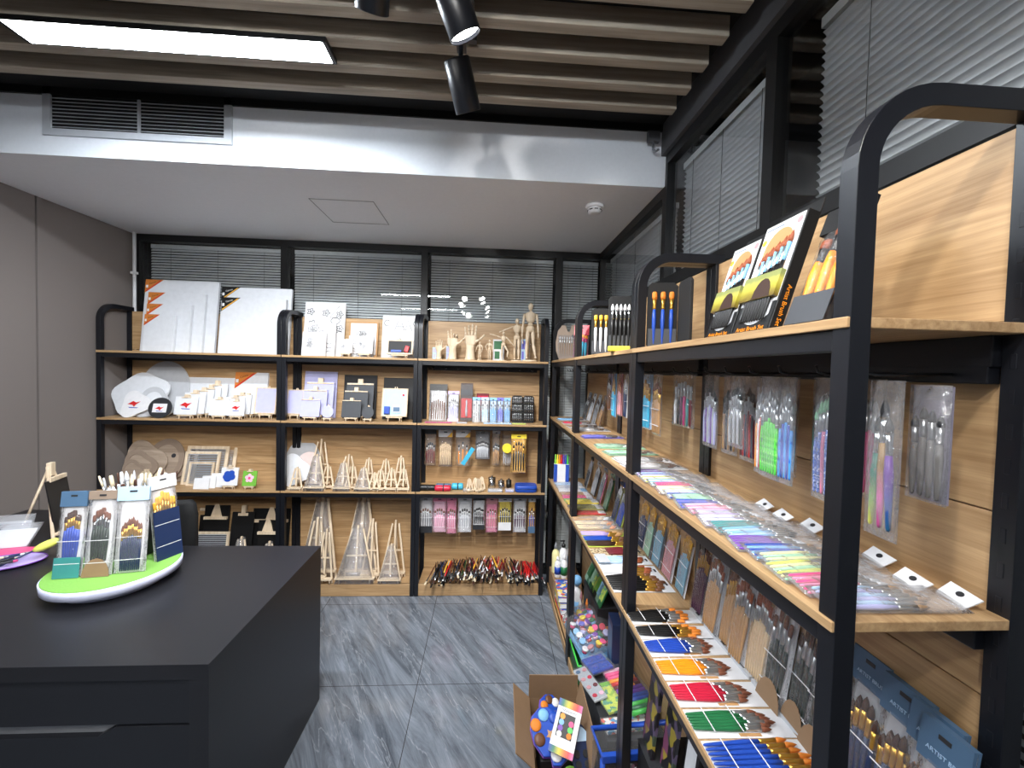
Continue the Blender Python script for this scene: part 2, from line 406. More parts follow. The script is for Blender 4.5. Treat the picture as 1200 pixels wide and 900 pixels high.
def blind(label, horiz, a0, a1, top, side, tilt=52, pitch=.0212):
    s = MB(); z = .06; prof = []
    for k in range(5):
        u = -.0128 + .0256 * k / 4; prof.append((u, .0048 * (1 - (u / .0128) ** 2)))
    ca, sa = math.cos(R(tilt)), math.sin(R(tilt))
    while z < top - .05:
        for sgn in (0,):
            pts = [(side + (u * ca - v * sa), z + (u * sa + v * ca)) for u, v in prof]
            if horiz: r = [[(a, p, q) for a in (a0, a1)] for p, q in pts]
            else: r = [[(p, a, q) for a in (a0, a1)] for p, q in pts]
            vs = [p for q in r for p in q]; s.add(vs, [(2 * k, 2 * k + 1, 2 * k + 3, 2 * k + 2) for k in range(4)], 0, True)
        z += pitch
    o = thing('venetian_blind', label, 'blind', ((a0 + a1) / 2, side, 0) if horiz else (side, (a0 + a1) / 2, 0), (0, 0, 0), 'silver blinds behind the glass partitions')
    off = Matrix.Translation(-Vector(o.location))
    def sub(name, mb, mat):
        mb.v = [tuple(off @ Vector(p)) for p in mb.v]; obj(name, mb, mat, o)
    sub('slats', s, 'blind_silver' if horiz else 'blind_silver_dim')  # same silver finish, lighter at the back: brightness put into the colour
    h = MB()
    if horiz: h.box(a0, a1, side - .012, side + .012, top - .05, top - .02)
    else: h.box(side - .012, side + .012, a0, a1, top - .05, top - .02)
    sub('headrail', h, 'blind_silver')
    for q in (.15, .5, .85):
        c = MB(); a = a0 + (a1 - a0) * q
        p = [(a, side - .0145, .05), (a, side - .0145, top - .05)] if horiz else [(side - .0145, a, .05), (side - .0145, a, top - .05)]
        c.tube(p, .0012, 4); sub('ladder_cord', c, 'charcoal')
bx_ = (-2.66, -1.579, -.512, .557, XR + .05)
for k in range(4):
    window(k + 1, True, bx_[k], bx_[k + 1], ZS)
    blind(['silver venetian blind behind the back glass above the white canvases by the grey wall', 'silver venetian blind behind the back glass above the line drawing canvases',
           'silver venetian blind behind the back glass above the wooden hands and mannequins', 'narrow silver venetian blind in the back glass corner beside the two glazed walls'][k],
          True, bx_[k] + .04, bx_[k + 1] - .04, ZS - .03, YB + .10, 47)
by_ = (3.30, 2.09, 1.30, .05, -1.1, YN)
for k in range(5):
    window(k + 5, False, by_[k + 1], by_[k], ZS if k == 0 else 2.765, 2.107)
    if k < 4:
        blind(['silver venetian blind behind the side glass under the low white ceiling', 'silver venetian blind behind the side glass between two black mullions, half in reflection',
               'large silver venetian blind behind the side glass above the near shelving unit', 'silver venetian blind behind the side glass at the photographer end'][k],
              False, by_[k + 1] + .04, by_[k] - (.11 if k == 2 else .045), (ZS if k == 0 else 2.765) - .04, XR + .085, -58, .0238)
# soffit access panel: a hairline frame in the low ceiling
m = MB()
for x0, x1, y0, y1 in ((-1.045, -.685, 2.470, 2.474), (-1.045, -.685, 2.846, 2.850), (-1.049, -1.045, 2.470, 2.850), (-.685, -.681, 2.470, 2.850)):
    m.box(x0, x1, y0, y1, ZS - .002, ZS)
struct('trim_3', m, 'grey')

# ceiling slats
y = 1.785
k = 0
while y > -.95:
    o = tag(obj('ceiling_beam', MB().box(-1.69, 1.69, -.0225, .0225, -.035, .035), 'beam_oak', None, .003), '', 'beam', 'oak ceiling slats')
    o.location = (-.90, y + .02, 2.835)
    o['label'] = 'grey oak ceiling slat running wall to wall, ' + (NTH[k] + ' from the white bulkhead' if k else 'closest to the white bulkhead')
    y -= .131; k += 1

# linear LED lamp surface-mounted under the slats
def led(label, x0, x1, y0, y1, z, mt='led_dim'):
    t = thing('linear_lamp', label, 'lamp', ((x0 + x1) / 2, (y0 + y1) / 2, z), (0, 0, 0), 'linear ceiling lamps')
    a, b = (x1 - x0) / 2, (y1 - y0) / 2
    m = MB().box(-a - .014, a + .014, -b - .004, -b, 0, .018).box(-a - .014, a + .014, b, b + .004, 0, .018).box(-a - .014, -a, -b, b, 0, .018).box(a, a + .014, -b, b, 0, .018).box(-a, a, -b, b, .013, .018)
    obj('housing', m, 'trim_black', t)
    obj('diffuser', MB().box(-a, a, -b, b, .001, .012), mt, t)
led('long glowing white linear lamp under the ceiling slats near the air vent', -1.66, -.605, 1.522, 1.622, 2.782, 'led_white')
led('unseen linear lamp added under the ceiling slats over the photographer', -1.66, -.605, .05, .145, 2.782)  # out-of-view lamp added for fill light
led('unseen linear lamp added under the ceiling slats at the entrance end', -1.66, -.605, -1.4, -1.305, 2.782)  # second out-of-view lamp, also added for fill

# air vent in the bulkhead
t = thing('air_vent', 'grey louvred air conditioning grille set in the white bulkhead', 'vent', (-1.675, YS, 2.83))
m = MB()
for b in ((-.425, .425, -.13, -.10), (-.425, .425, .105, .125)): m.box(b[0], b[1], -.012, -.001, b[2], b[3])
for b in ((-.425, -.39), (.39, .425)): m.box(b[0], b[1], -.012, -.001, -.10, .105)
m.box(-.006, .006, -.009, -.002, -.10, .105)
obj('frame', m, 'light_grey', t)
m = MB()
for k in range(12):
    z = -.092 + k * .0165
    m.box(-.39, .39, -.009, -.004, z, z + .0022)
obj('louvre', m, 'light_grey', t)
obj('duct_opening', MB().box(-.39, .39, -.003, -.001, -.10, .105), 'upper_black', t)

# smoke detector
t = thing('smoke_detector', 'round white smoke detector on the low ceiling near the side glass', 'smoke detector', (.591, 2.371, ZS))
obj('base', MB().lathe([(.05, 0), (.052, -.008), (.05, -.02)], 24), 'white', t)
obj('sensor_cap', MB().lathe([(.042, -.02), (.040, -.024), (.036, -.042), (.02, -.047), (.004, -.048)], 24), 'white', t)
m = MB()
for k in range(8):
    a = 2 * PI * k / 8; T = Matrix.Rotation(a, 4, 'Z'); m.box(.0385, .0405, -.010, .010, -.033, -.028, 0, T)
obj('sensor_slot', m, 'black', t)

# track spotlights
t = thing('light_track', 'black spotlight track under the ceiling slats', 'track', (-.085, .2, 2.80))
obj('rail', MB().box(-.017, .017, -1.5, 1.26, -.03, 0).box(-.022, .022, 1.245, 1.265, -.032, .002), 'black_steel', t)
t = thing('light_track', 'second black spotlight track overhead, left of the other', 'track', (-.36, .2, 2.80))
obj('rail', MB().box(-.017, .017, -1.5, .98, -.03, 0).box(-.022, .022, .965, .985, -.032, .002), 'black_steel', t)
def spot(label, x, y, ztop, joint, aim, power, cone=62, tint=(1, .975, .94), L=.15, r=.043, lit=True):
    t = thing('track_spotlight', label, 'spotlight', (x, y, ztop), (0, 0, 0), 'black track spotlights')
    obj('adapter', MB().box(-.016, .016, -.045, .045, -.05, 0), 'black_steel', t)
    jz = joint - ztop
    obj('stem', MB().rod((0, 0, -.05), (0, 0, jz), .008, .008, 8).ball((0, 0, jz), .015), 'black_steel', t)
    d = Vector(aim).normalized(); side = d.cross(Vector((0, 0, 1))).normalized(); nrm = side.cross(d)
    c = Vector((0, 0, jz)) - nrm * (r * .15) + d * .02
    q = d.to_track_quat('-Z', 'Y')
    body = MB().lathe([(r * .9, .06), (r, .055), (r, -L + .062), (r * .97, -L + .06), (r * .93, -L + .062), (r * .93, -L + .075), (.002, -L + .075)], 28)
    b = obj('can', body, 'black_steel', t); b.location = c; b.rotation_euler = q.to_euler()
    ln = obj('lens', MB().lathe([(r * .9, -L + .070), (r * .9, -L + .074)], 24), 'lens_white' if lit else 'light_grey', b)
    if lit:
        ld = bpy.data.lights.new('spot_beam', 'SPOT'); ld.energy = power; ld.color = tint; ld.spot_size = R(cone); ld.spot_blend = .5; ld.shadow_soft_size = .03
        lo = bpy.data.objects.new('spot_beam', ld); C.objects.link(lo); lo.parent = t
        lo.location = c + d * (L - .058); lo.rotation_euler = q.to_euler()
    return t
spot('black track spotlight hanging lowest, seen from the side before the bulkhead', -.112, 1.40, 2.77, 2.625, (.30, .62, -.95), 85, 80)
spot('black track spotlight with its bright lens showing', -.118, 1.10, 2.77, 2.63, (.40, .32, -.85), 24, 75)
spot('black track spotlight cut by the top of the picture, dark end showing', -.30, 1.06, 2.77, 2.66, (-.25, .75, -.75), 95, 80)
# (x, y), aim, watts, tint
WARM, COOL = (1, .975, .94), (.80, .90, 1.)
SPOTS = [((-.36, .55), (-.42, .78, -.52), 75, WARM), ((-.085, .55), (.62, .35, -.75), 24, WARM), ((-.085, .05), (.72, .45, -.8), 32, WARM), ((-.36, -.2), (-.62, .6, -.62), 75, WARM),
         ((-.085, -.45), (.6, .35, -.8), 34, WARM), ((-.36, -.7), (.05, .9, -.38), 90, WARM), ((-.36, .15), (-.34, .93, .06), 32, COOL), ((-.085, .30), (.22, .96, .05), 30, COOL)]
for k, ((x, y), a, e, tc_) in enumerate(SPOTS):
    spot('black track spotlight overhead out of the picture, %s along the rails' % NTH[k], x, y, 2.77, 2.64, a, e, 75, tc_)

# white conduit in the corner and little clip by the bulkhead
t = thing('conduit_pipe', 'thin white cable pipe running down the back corner by the grey wall', 'pipe', (-2.645, 3.27, 0))
obj('pipe', MB().rod((0, 0, 0), (0, 0, ZS), .011, .011, 10), 'white', t)
for z in (1.85, 2.30): obj('clip', MB().box(-.02, .016, -.014, .014, z, z + .018), 'white', t)
t = thing('ceiling_bracket', 'small dark metal bracket under the slats at the bulkhead corner', 'bracket', (.80, 2.06, 2.86))
obj('plate', MB().box(-.03, .03, -.012, .012, -.05, 0), 'trim_grey', t)
obj('hook', MB().tube([(0, 0, -.05), (0, 0, -.085), (.01, -.012, -.10), (.025, -.012, -.09)], .006), 'grey', t)

# ------------------------------------------------------------------ shelving
def shelf_unit(label, loc, rotz, W, D, shelves, plinth, panel_z, grain, rails=(), frames=(0, 1), upright_h=2.05):
    t = thing('shelving_unit', label, 'shelving unit', loc, (0, 0, R(rotz)), 'black steel and oak shelving units')
    fw, ft, r = .029, .03, .10
    for q in frames:
        x = fw / 2 if q == 0 else W - fw / 2
        h = upright_h - ft / 2
        pts = [(x, ft / 2, 0), (x, ft / 2, .5), (x, ft / 2, 1.2), (x, ft / 2, h - r)]
        pts += [(x, ft / 2 + r - r * math.cos(R(a)), h - r + r * math.sin(R(a))) for a in (9, 18, 27, 36, 45, 54, 63, 72, 81, 90)]
        pts += [(x, D, h)]
        m = MB().sweep(pts, (1, 0, 0), fw, ft).box(x - fw / 2, x + fw / 2, D - ft, D, 0, h - ft / 2)
        for k in range(36):
            z = .12 + k * .05
            m.box(x - .004, x + .004, D - ft - .0008, D - ft + .001, z, z + .022, 1)
        obj('side_frame', m, ['black_steel', 'upper_black'], t, .004)
    for z in shelves:
        b = obj('shelf', MB().box(.001, W - .001, -.004, D - .012, z - .015, z), 'oak_' + ('x'), t, .0015)
        obj('shelf_beam', MB().box(fw, W - fw, .004, .030, z - .046, z - .015).box(fw, W - fw, D - .045, D - .024, z - .062, z - .015), 'black_steel', b, .002)
    if plinth:
        b = obj('base_shelf', MB().box(fw, W - fw, .01, D - .03, plinth - .018, plinth), 'oak_x', t, .0015)
        obj('plinth_board', MB().box(fw, W - fw, .004, .020, .003, plinth), 'oak_x', b, .0015)
    for z0, z1 in panel_z:
        obj('back_panel', MB().box(fw + .002, W - fw - .002, D - .022, D - .006, z0 + .0012, z1 - .0012), 'oak_x', t, .001)
    for z, x0, x1 in rails:
        ra = obj('hook_rail', MB().box(x0, x1, D - .045, D - .023, z - .014, z + .014), 'black_steel', t, .002)
        n = max(2, int((x1 - x0) / .085))
        for k in range(n):
            x = x0 + (k + .5) * (x1 - x0) / n
            obj('hook', MB().tube([(x, D - .045, z), (x, D - .17, z - .004), (x, D - .185, z), (x, D - .19, z + .012)], .0028, 6), 'black_steel', ra)
    return t
YU, DU = 2.978, .272
PB = [(z, z + .28) for z in (.06, .34, .62, .90, 1.18, 1.46)] + [(1.74, 2.02)]
shelf_unit('widest black and oak shelving unit, against the back glass beside the grey wall', (-2.66, YU, 0), 0, 1.22, DU, [1.722, 1.262, .765], .09, PB, 'x')
shelf_unit('middle black and oak shelving unit on the back wall, full of little easels', (-1.437, YU, 0), 0, .94, DU, [1.722, 1.262, .765], .09, PB, 'x')
shelf_unit('narrow black and oak shelving unit on the back wall with wooden hands on top', (-.494, YU, 0), 0, .934, DU, [1.722, 1.262, .765], .09, PB, 'x',
           rails=[(1.655, .04, .88), (1.205, .04, .89), (.70, .04, .89)])
XF, DR = .485, .29
shelf_unit('near black and oak shelving unit along the side glass with rows of brush cards', (XF, 1.363, 0), -90, .833, DR, [1.735, 1.315, .845], .05, PB, 'y',
           rails=[(1.662, .04, .80)])
shelf_unit('middle black and oak shelving unit along the side glass, standing behind the cardboard box', (XF, 2.28, 0), -90, .914, DR, [1.735, 1.315, .845], .05, PB, 'y',
           rails=[(1.662, .04, .88)])
shelf_unit('far black and oak shelving unit along the side glass, in the corner', (XF, 3.10, 0), -90, .817, DR, [1.735, 1.315, .845], .05, [(.06, .34), (.34, .62), (.62, .90), (.90, 1.18), (1.18, 1.46), (1.46, 1.70)], 'y',
           rails=[(1.662, .04, .78)])

# ------------------------------------------------------------------ makers of goods
def bag_mesh(w, h, t):
    """sealed clear sleeve: a pillow with a flat seam"""
    m = MB(); k = 7
    rings = []
    for j in range(k + 1):
        z = h * j / k; b = t / 2 * math.sin(PI * min(1, max(0, (j + .15) / (k + .3)))) + .0006
        rings.append([(-w / 2, 0, z), (-w / 4, -b, z), (w / 4, -b, z), (w / 2, 0, z), (w / 4, b, z), (-w / 4, b, z)])
    return m.rings(rings, 0, True)
BM = {}
def brush_mesh(L, r, tip, fat):
    key = (round(L, 3), round(r, 4), tip, fat)
    if key not in BM:
        h = MB().lathe([(r * .35, 0), (r * .6, L * .02), (r * .9, L * .25), (r * (1.35 if fat else 1.15), L * .48), (r * .85, L * .67)], 8)
        f = MB().lathe([(r * .9, L * .66), (r * .95, L * .70), (r * .9, L * .76), (r * 1.1, L * .86)], 8, (0, 0, 0), 0, 1, 1 if tip == 'round' else .75)
        if tip == 'round': b = MB().lathe([(r * 1.0, L * .855), (r * 1.15, L * .90), (r * .75, L * .96), (r * .1, L)], 8)
        elif tip == 'fan': b = MB().prism([(-r, L * .85), (r, L * .85), (r * 3, L * .97), (r * 1.5, L), (-r * 1.5, L), (-r * 3, L * .97)], -r * .3, r * .3)
        else: b = MB().lathe([(r * 1.1, L * .855), (r * 1.2, L * .91), (r * 1.15, L * .975), (r * .8, L)], 8, (0, 0, 0), 0, 1.15, .6)
        BM[key] = [h, f, b]
    return BM[key]
BC = {}
def brush(parent, L, r, handle, ferrule, hair, tip='flat', loc=(0, 0, 0), rot=(0, 0, 0), detail=2, fat=False, name='brush'):
    key = (round(L, 3), round(r, 4), tip, fat, handle, ferrule, hair, detail)
    if key not in BC:
        h, f, b = brush_mesh(L, r, tip, fat)
        if detail >= 2:
            ms = []
            for nm, g, mt in (('brush', h, handle), ('ferrule', f, ferrule), ('bristles', b, hair)):
                me = g.mesh(nm); me.materials.append(M(mt)); ms.append(me)
        else:
            g = MB()
            for q, part in enumerate((h, f, b)): g.add(part.v, part.f, q, True)
            me = g.mesh('brush')
            for mt in (handle, ferrule, hair): me.materials.append(M(mt))
            ms = [me]
        BC[key] = ms
    ms = BC[key]
    o = obj(name, ms[0], None, parent); o.location = loc; o.rotation_euler = rot
    for nm, me in zip(('ferrule', 'bristles'), ms[1:]): obj(nm, me, None, o)
    return o

def pack(label, loc, rot, w, h, n, handle, ferrule='silver', hair='bristle', tip='flat', card=None, head=None, foot=None, band=None, r=None, Lr=.72, bz=.06,
         detail=1, bag='clear_bag', name='brush_pack', cat='brush set', group=None, fan=0., tab=False, hole=True, arch=0., mixed=None, t=.016, fat=False, z_extra=0., sp=.80):
    """a hanging or lying set of brushes: backing card, brushes in a row, bands, printed header or footer, clear sleeve"""
    o = thing(name, label, cat, loc, rot, group)
    if card: obj('backing_card', MB().box(-w / 2 + .002, w / 2 - .002, .004, .0055, .002, h - .002), card, o)
    if head:
        hm, hh = head
        obj('header', MB().box(-w / 2 + .001, w / 2 - .001, -t * .35, .006, h - hh, h + .002), hm, o)
    if foot:
        fm, fh = foot
        k = [((w / 2 - .002) * math.cos(PI * a / 8), fh * math.sin(PI * a / 8)) for a in range(9)] if arch else [(-w / 2 + .002, 0), (w / 2 - .002, 0), (w / 2 - .002, fh), (-w / 2 + .002, fh)]
        obj('footer_label', MB().prism(k, -t * .62, -t * .56), fm, o)
    rr = r or min(.0048, w * .40 / n)
    for k in range(n):
        u = (k + .5) / n - .5
        L = h * Lr * (1 - .16 * abs(u) * 2 + (.03 if k % 2 else 0)) if arch >= 0 else h * Lr
        hd = mixed[k % len(mixed)] if mixed else handle
        brush(o, round(L, 3), rr, hd, ferrule, hair, tip, (u * w * sp, -.0015, h * bz + z_extra), (0, R(fan * u * 2), 0), detail, fat)
    if band:
        for q in (.16, .42): obj('band', MB().box(-w * .45, w * .45, -rr * 1.5 - .002, -rr * 1.5 - .0012, h * q, h * q + .0022), band, o)
    if hole and (head or card):
        obj('hang_hole', MB().box(-w * .12, w * .12, -t * .36 - .0008 if head else .002, .0062, h - .018, h - .011), 'charcoal', o)
    if tab:
        obj('hang_tab', MB().prism([(-w * .32, h - .004), (w * .32, h - .004), (w * .36, h + .024), (-w * .36, h + .024)], -.001, .001, 0, Matrix.Translation((0, 0, h)) @ Matrix.Rotation(R(32), 4, 'X') @ Matrix.Translation((0, 0, -h))), 'paper', o)
        obj('hang_hole', MB().lathe([(.005, -.0012), (.005, .0016)], 10, (0, 0, 0), 0, 1, 1, True, Matrix.Translation((0, 0, h)) @ Matrix.Rotation(R(32), 4, 'X') @ Matrix.Translation((0, 0, .013)) @ Matrix.Rotation(PI / 2, 4, 'X')), 'charcoal', o)
    if bag: obj('clear_sleeve', bag_mesh(w, h, t), bag, o)
    return o

def doodle(kind, w, h, seed):
    """line drawing laid on a w x h face (y = 0 plane)"""
    rnd = random.Random(seed); m = MB(); r = min(w, h) * .008
    def P(pts, closed=False): m.tube([(x, 0, z) for x, z in pts], r, 4, 0, closed)
    def flower(cx, cz, s):
        P([(cx + s * (1 + .35 * math.cos(5 * a)) * math.cos(a), cz + s * (1 + .35 * math.cos(5 * a)) * math.sin(a)) for a in [2 * PI * k / 30 for k in range(30)]], True)
        P([(cx + s * .3 * math.cos(a), cz + s * .3 * math.sin(a)) for a in [2 * PI * k / 10 for k in range(10)]], True)
    def wave(x0, x1, z, a, n): P([(x0 + (x1 - x0) * k / 24, z + a * math.sin(n * PI * k / 24)) for k in range(25)])
    if kind == 'garden':
        for cx, cz in ((-.36, .82), (.02, .80), (-.30, .60), (.38, .52), (.36, .78), (0, .55)): flower(cx * w, cz * h, .07 * w)
        P([(.12 * w, .72 * h), (.34 * w, .93 * h), (.40 * w, .70 * h)], True)
        P([(.26 * w + .11 * w * math.cos(a), .66 * h + .06 * h * math.sin(a)) for a in [2 * PI * k / 16 for k in range(16)]], True)
        wave(-.45 * w, .45 * w, .45 * h, .02 * h, 7)
    elif kind == 'tower':
        P([(-.2 * w, .6 * h), (-.05 * w, .97 * h), (.1 * w, .6 * h)]); P([(-.12 * w, .74 * h), (.03 * w, .74 * h)])
        P([(.1 * w, .6 * h), (.16 * w, .9 * h), (.3 * w, .6 * h)])
        for cx in (-.38, .38): P([(cx * w + .07 * w * math.cos(a), .82 * h + .07 * h * math.sin(a)) for a in [.6 + 4.6 * k / 14 for k in range(15)]])
        for k in range(4): flower((-.3 + .2 * k) * w, .48 * h, .06 * w)
    else:
        for k in range(4 if kind == 'busy' else 2): flower(rnd.uniform(-.3, .3) * w, rnd.uniform(.45, .85) * h, rnd.uniform(.07, .12) * w)
        for k in range(3): wave(-.38 * w, .38 * w, h * (.15 + .12 * k), .02 * h, rnd.randint(3, 8))
    return m
def canvas(label, loc, w, h, lean=7, corner=None, drawing=None, face='canvas', thick=.024, group=None, rz=0, seed=1, name='blank_canvas', cat='canvas', edge=None):
    o = thing(name, label, cat, loc, LEAN(lean, rz), group)
    obj('stretched_cloth', MB().box(-w / 2, w / 2, 0, thick, 0, h), face, o, .002)
    if corner:
        mt, s = corner
        x0, z1 = -w / 2 - .0005, h + .0005
        c = obj('corner_label', MB().prism([(x0, z1), (x0 + s * 1.25, z1), (x0, z1 - s)], -.001, -.0002), mt, o)
        text('Canvas', s * .17, 'black' if mt == 'label_orange' else 'paper', c, (x0 + s * .50, -.0013, z1 - s * .24), (PI / 2, R(-20), 0))
        obj('label_stripe', MB().prism([(x0 + .05 * s, z1 - s * .93), (x0 + s * 1.14, z1 - s * .06), (x0 + s * 1.04, z1 - s * .05), (x0 + .05 * s, z1 - s * .84)], -.0013, -.0009), 'red' if mt != 'black' else 'amber', c)
        obj('label_badge', MB().box(x0 + .05 * s, x0 + .2 * s, -.0013, -.0009, z1 - s * .62, z1 - s * .42), 'paper', c)
    if drawing:
        d = doodle(drawing, w, h, seed); d.v = [(x, y - .0002, z) for x, y, z in d.v]
        obj('line_drawing', d, 'charcoal', o)
    return o
def easel_geo(h, w, o, r=.005, wood_='pine_z', ledge=True):
    ft = []
    for s in (-1, 1): obj('front_leg', MB().rod((s * w / 2, 0, 0), (s * w * .06, h * .20, h), r, r, 6), wood_, o)
    obj('rear_leg', MB().rod((0, h * .55, 0), (0, h * .18, h * .94), r, r, 6), wood_, o)
    if ledge:
        obj('ledge', MB().box(-w * .56, w * .56, -.016, .012, h * .10 + .002, h * .10 + .011), wood_, o, .001)
        for s in (-1, 1): obj('foot_peg', MB().rod((s * w * .40, -.014, .0), (s * w * .40, -.014, h * .1 + .004), r * 1.1, r * .9, 6), wood_, o)
def easel_set(label, loc, w, h, face='canvas', emblem=False, shape='rect', frame=None, lean=14, group=None, clamp=True, bag=True, name='mini_easel_set', cat='easel and canvas', art=None, seed=0, wood_='pine_z', rz=0):
    """little easel with a canvas or board standing on it"""
    o = thing(name, label, cat, loc, (0, 0, R(rz)), group)
    eh = h * 1.12 + .02; ew = w * .62
    easel_geo(eh, ew, o, max(.0035, w * .02), wood_)
    zb = eh * .10 + .012
    T = Matrix.Translation((0, -.010, zb)) @ Matrix.Rotation(R(-11.5), 4, 'X')
    m = MB()
    if shape == 'rect': m.box(-w / 2, w / 2, -.004, .006, 0, h, 0, T)
    else:
        m.prism([(w / 2 * math.cos(a), h / 2 + h / 2 * math.sin(a)) for a in [2 * PI * k / 28 for k in range(28)]], -.004, .006, 0, T)
    b = obj('board', m, face, o, .0012)
    if frame:
        f = MB(); q = w * .055
        for a in ((-w / 2 - q, w / 2 + q, 0, q * 1.3), (-w / 2 - q, w / 2 + q, h - q, h), (-w / 2 - q, -w / 2 + q * .2, q * 1.3, h - q), (w / 2 - q * .2, w / 2 + q, q * 1.3, h - q)): f.box(a[0], a[1], -.008, .008, a[2], a[3], 0, T)
        obj('board_frame', f, frame, o, .001)
    if emblem:
        e = MB(); s = w * .17; c = h * .5
        e.prism([(-s * 1.6, c), (-s * .3, c + s * .9), (s * .4, c + s * .5), (s * 1.5, c + s * .8), (s * .5, c - s * .1), (s * .2, c - s * .7), (-s * .3, c - s * .15)], -.0052, -.0044, 0, T)
        obj('printed_emblem', e, 'red', b)
        e = MB().prism([(-s * 1.2, c - s * .75), (s * 1.3, c - s * .85), (s * 1.0, c - s * 1.05), (-s * .9, c - s * 1.0)], -.0052, -.0044, 0, T)
        obj('printed_emblem', e, 'blue', b)
    if art == 'blue':
        e = MB()
        for cx, cz, s in ((-.12, .62, .2), (.12, .68, .18), (.16, .48, .2), (-.08, .42, .24), (-.22, .48, .16)):
            e.prism([(cx * w + s * w * math.cos(a), cz * h + s * w * math.sin(a)) for a in [2 * PI * k / 16 for k in range(16)]], -.0056 - s * .002, -.0042, 0, T)
        obj('painting', e, 'royal', b)
    if art == 'flower':
        e = MB()
        for k in range(5):
            a = 2 * PI * k / 5 + .3
            e.prism([(w * (.2 * math.cos(a) + .13 * math.cos(q)), h * .52 + w * (.2 * math.sin(a) + .13 * math.sin(q))) for q in [2 * PI * j / 12 for j in range(12)]], -.006 - k * .0001, -.0042, 0, T)
        obj('painting', e, 'pale_pink', b)
        obj('painting', MB().prism([(w * .1 * math.cos(q), h * .52 + w * .1 * math.sin(q)) for q in [2 * PI * j / 12 for j in range(12)]], -.0068, -.0042, 0, T), 'hot_pink', b)
    if art == 'doodle':
        d = doodle('busy' if seed % 2 else 'plain', w, h, seed); d.v = [tuple(T @ Vector((x, y - .0045, z))) for x, y, z in d.v]
        obj('line_drawing', d, 'charcoal', b)
    if clamp:
        obj('top_clamp', MB().box(-w * .09, w * .09, -.012, .012, h * .93, h * 1.12, 0, T).box(-w * (.48 if face in ('lavender', 'dark_grey') else .22), w * (.48 if face in ('lavender', 'dark_grey') else .22), -.010, .008, h * .93, h * .98, 0, T), wood_, o, .001)
    return o
def blob_outline(kind, w, h):
    pts = []
    for k in range(40):
        a = 2 * PI * k / 40
        if kind == 'round': r = 1
        elif kind == 'tri': r = .86 + .14 * math.cos(3 * (a - PI / 2 - .25))
        elif kind == 'penta': r = .95 + .06 * math.cos(5 * (a - PI / 2))
        else: r = 1 - .28 * math.exp(-((a - 4.3) / .35) ** 2)
        pts.append((w / 2 * r * math.cos(a), h / 2 + h / 2 * r * math.sin(a)))
    zmin = min(z for x, z in pts)
    return [(x, z - zmin) for x, z in pts]
def palette_board(label, loc, kind, w, h, mat_, lean=18, turn=0, hole=True, emblem=None, groove=None, group=None, rz=0, name='palette_board', cat='palette', t=.007):
    o = thing(name, label, cat, loc, LEAN(lean, rz), group)
    out = blob_outline(kind, w, h)
    c = Vector((0, 0, h / 2)); ca, sa = math.cos(R(turn)), math.sin(R(turn))
    rot = [(x * ca - (z - h / 2) * sa, x * sa + (z - h / 2) * ca + h / 2) for x, z in out]
    zm = min(z for x, z in rot); rot = [(x, z - zm) for x, z in rot]
    obj('board', MB().prism(rot, 0, t), mat_, o, .0012)
    if groove:
        s = .72; cz = sum(z for x, z in rot) / len(rot)
        obj('raised_rim', MB().rings([[(x, -.004, z) for x, z in rot], [(x * s, -.004, cz + (z - cz) * s) for x, z in rot], [(x * s, .001, cz + (z - cz) * s) for x, z in rot], [(x, .001, z) for x, z in rot]], 0, False, False, True), groove, o)
    if hole: obj('thumb_hole', MB().lathe([(w * .06, -.0006), (w * .06, t + .0006)], 14, (0, 0, 0), 0, 1, 1, True, Matrix.Translation((w * .2, 0, h * .62)) @ Matrix.Rotation(PI / 2, 4, 'X') @ Matrix.Translation((0, 0, -t))), 'charcoal', o)
    if emblem:
        s = w * .12; cz = h * .45
        if emblem == 'card': obj('logo_label', MB().box(-w * .3, w * .3, -.0012, -.0002, h * .28, h * .7), 'paper', o)
        obj('printed_emblem', MB().prism([(-s * 1.6, cz), (-s * .3, cz + s * .9), (s * .4, cz + s * .5), (s * 1.5, cz + s * .8), (s * .5, cz - s * .1), (s * .2, cz - s * .7), (-s * .3, cz - s * .15)], -.0022, -.0014), 'red', o)
        obj('printed_emblem', MB().prism([(-s * 1.2, cz - s * .75), (s * 1.3, cz - s * .85), (s * 1.0, cz - s * 1.05), (-s * .9, cz - s * 1.0)], -.0022, -.0014), 'blue', o)
    return o
def weaving_frame(label, loc, w, h, lean=16, group=None):
    o = thing('weaving_frame', label, 'loom', loc, LEAN(lean), group)
    q = max(.014, w * .075)
    for s in (-1, 1): obj('side_bar', MB().box(s * w / 2 - (q if s > 0 else 0), s * w / 2 + (q if s < 0 else 0), 0, .014, 0, h), 'pine_z', o, .001)
    for z in (0, h - q): obj('cross_bar', MB().box(-w / 2 + q, w / 2 - q, .002, .012, z, z + q), 'pine_z', o, .001)
    m = MB(); n = int(h / .014)
    for k in range(n):
        z = q + (h - 2 * q) * (k + .5) / n; m.box(-w / 2 + q, w / 2 - q, .004, .009, z, z + .0042)
    obj('warp_threads', m, 'light_grey', o)
    return o
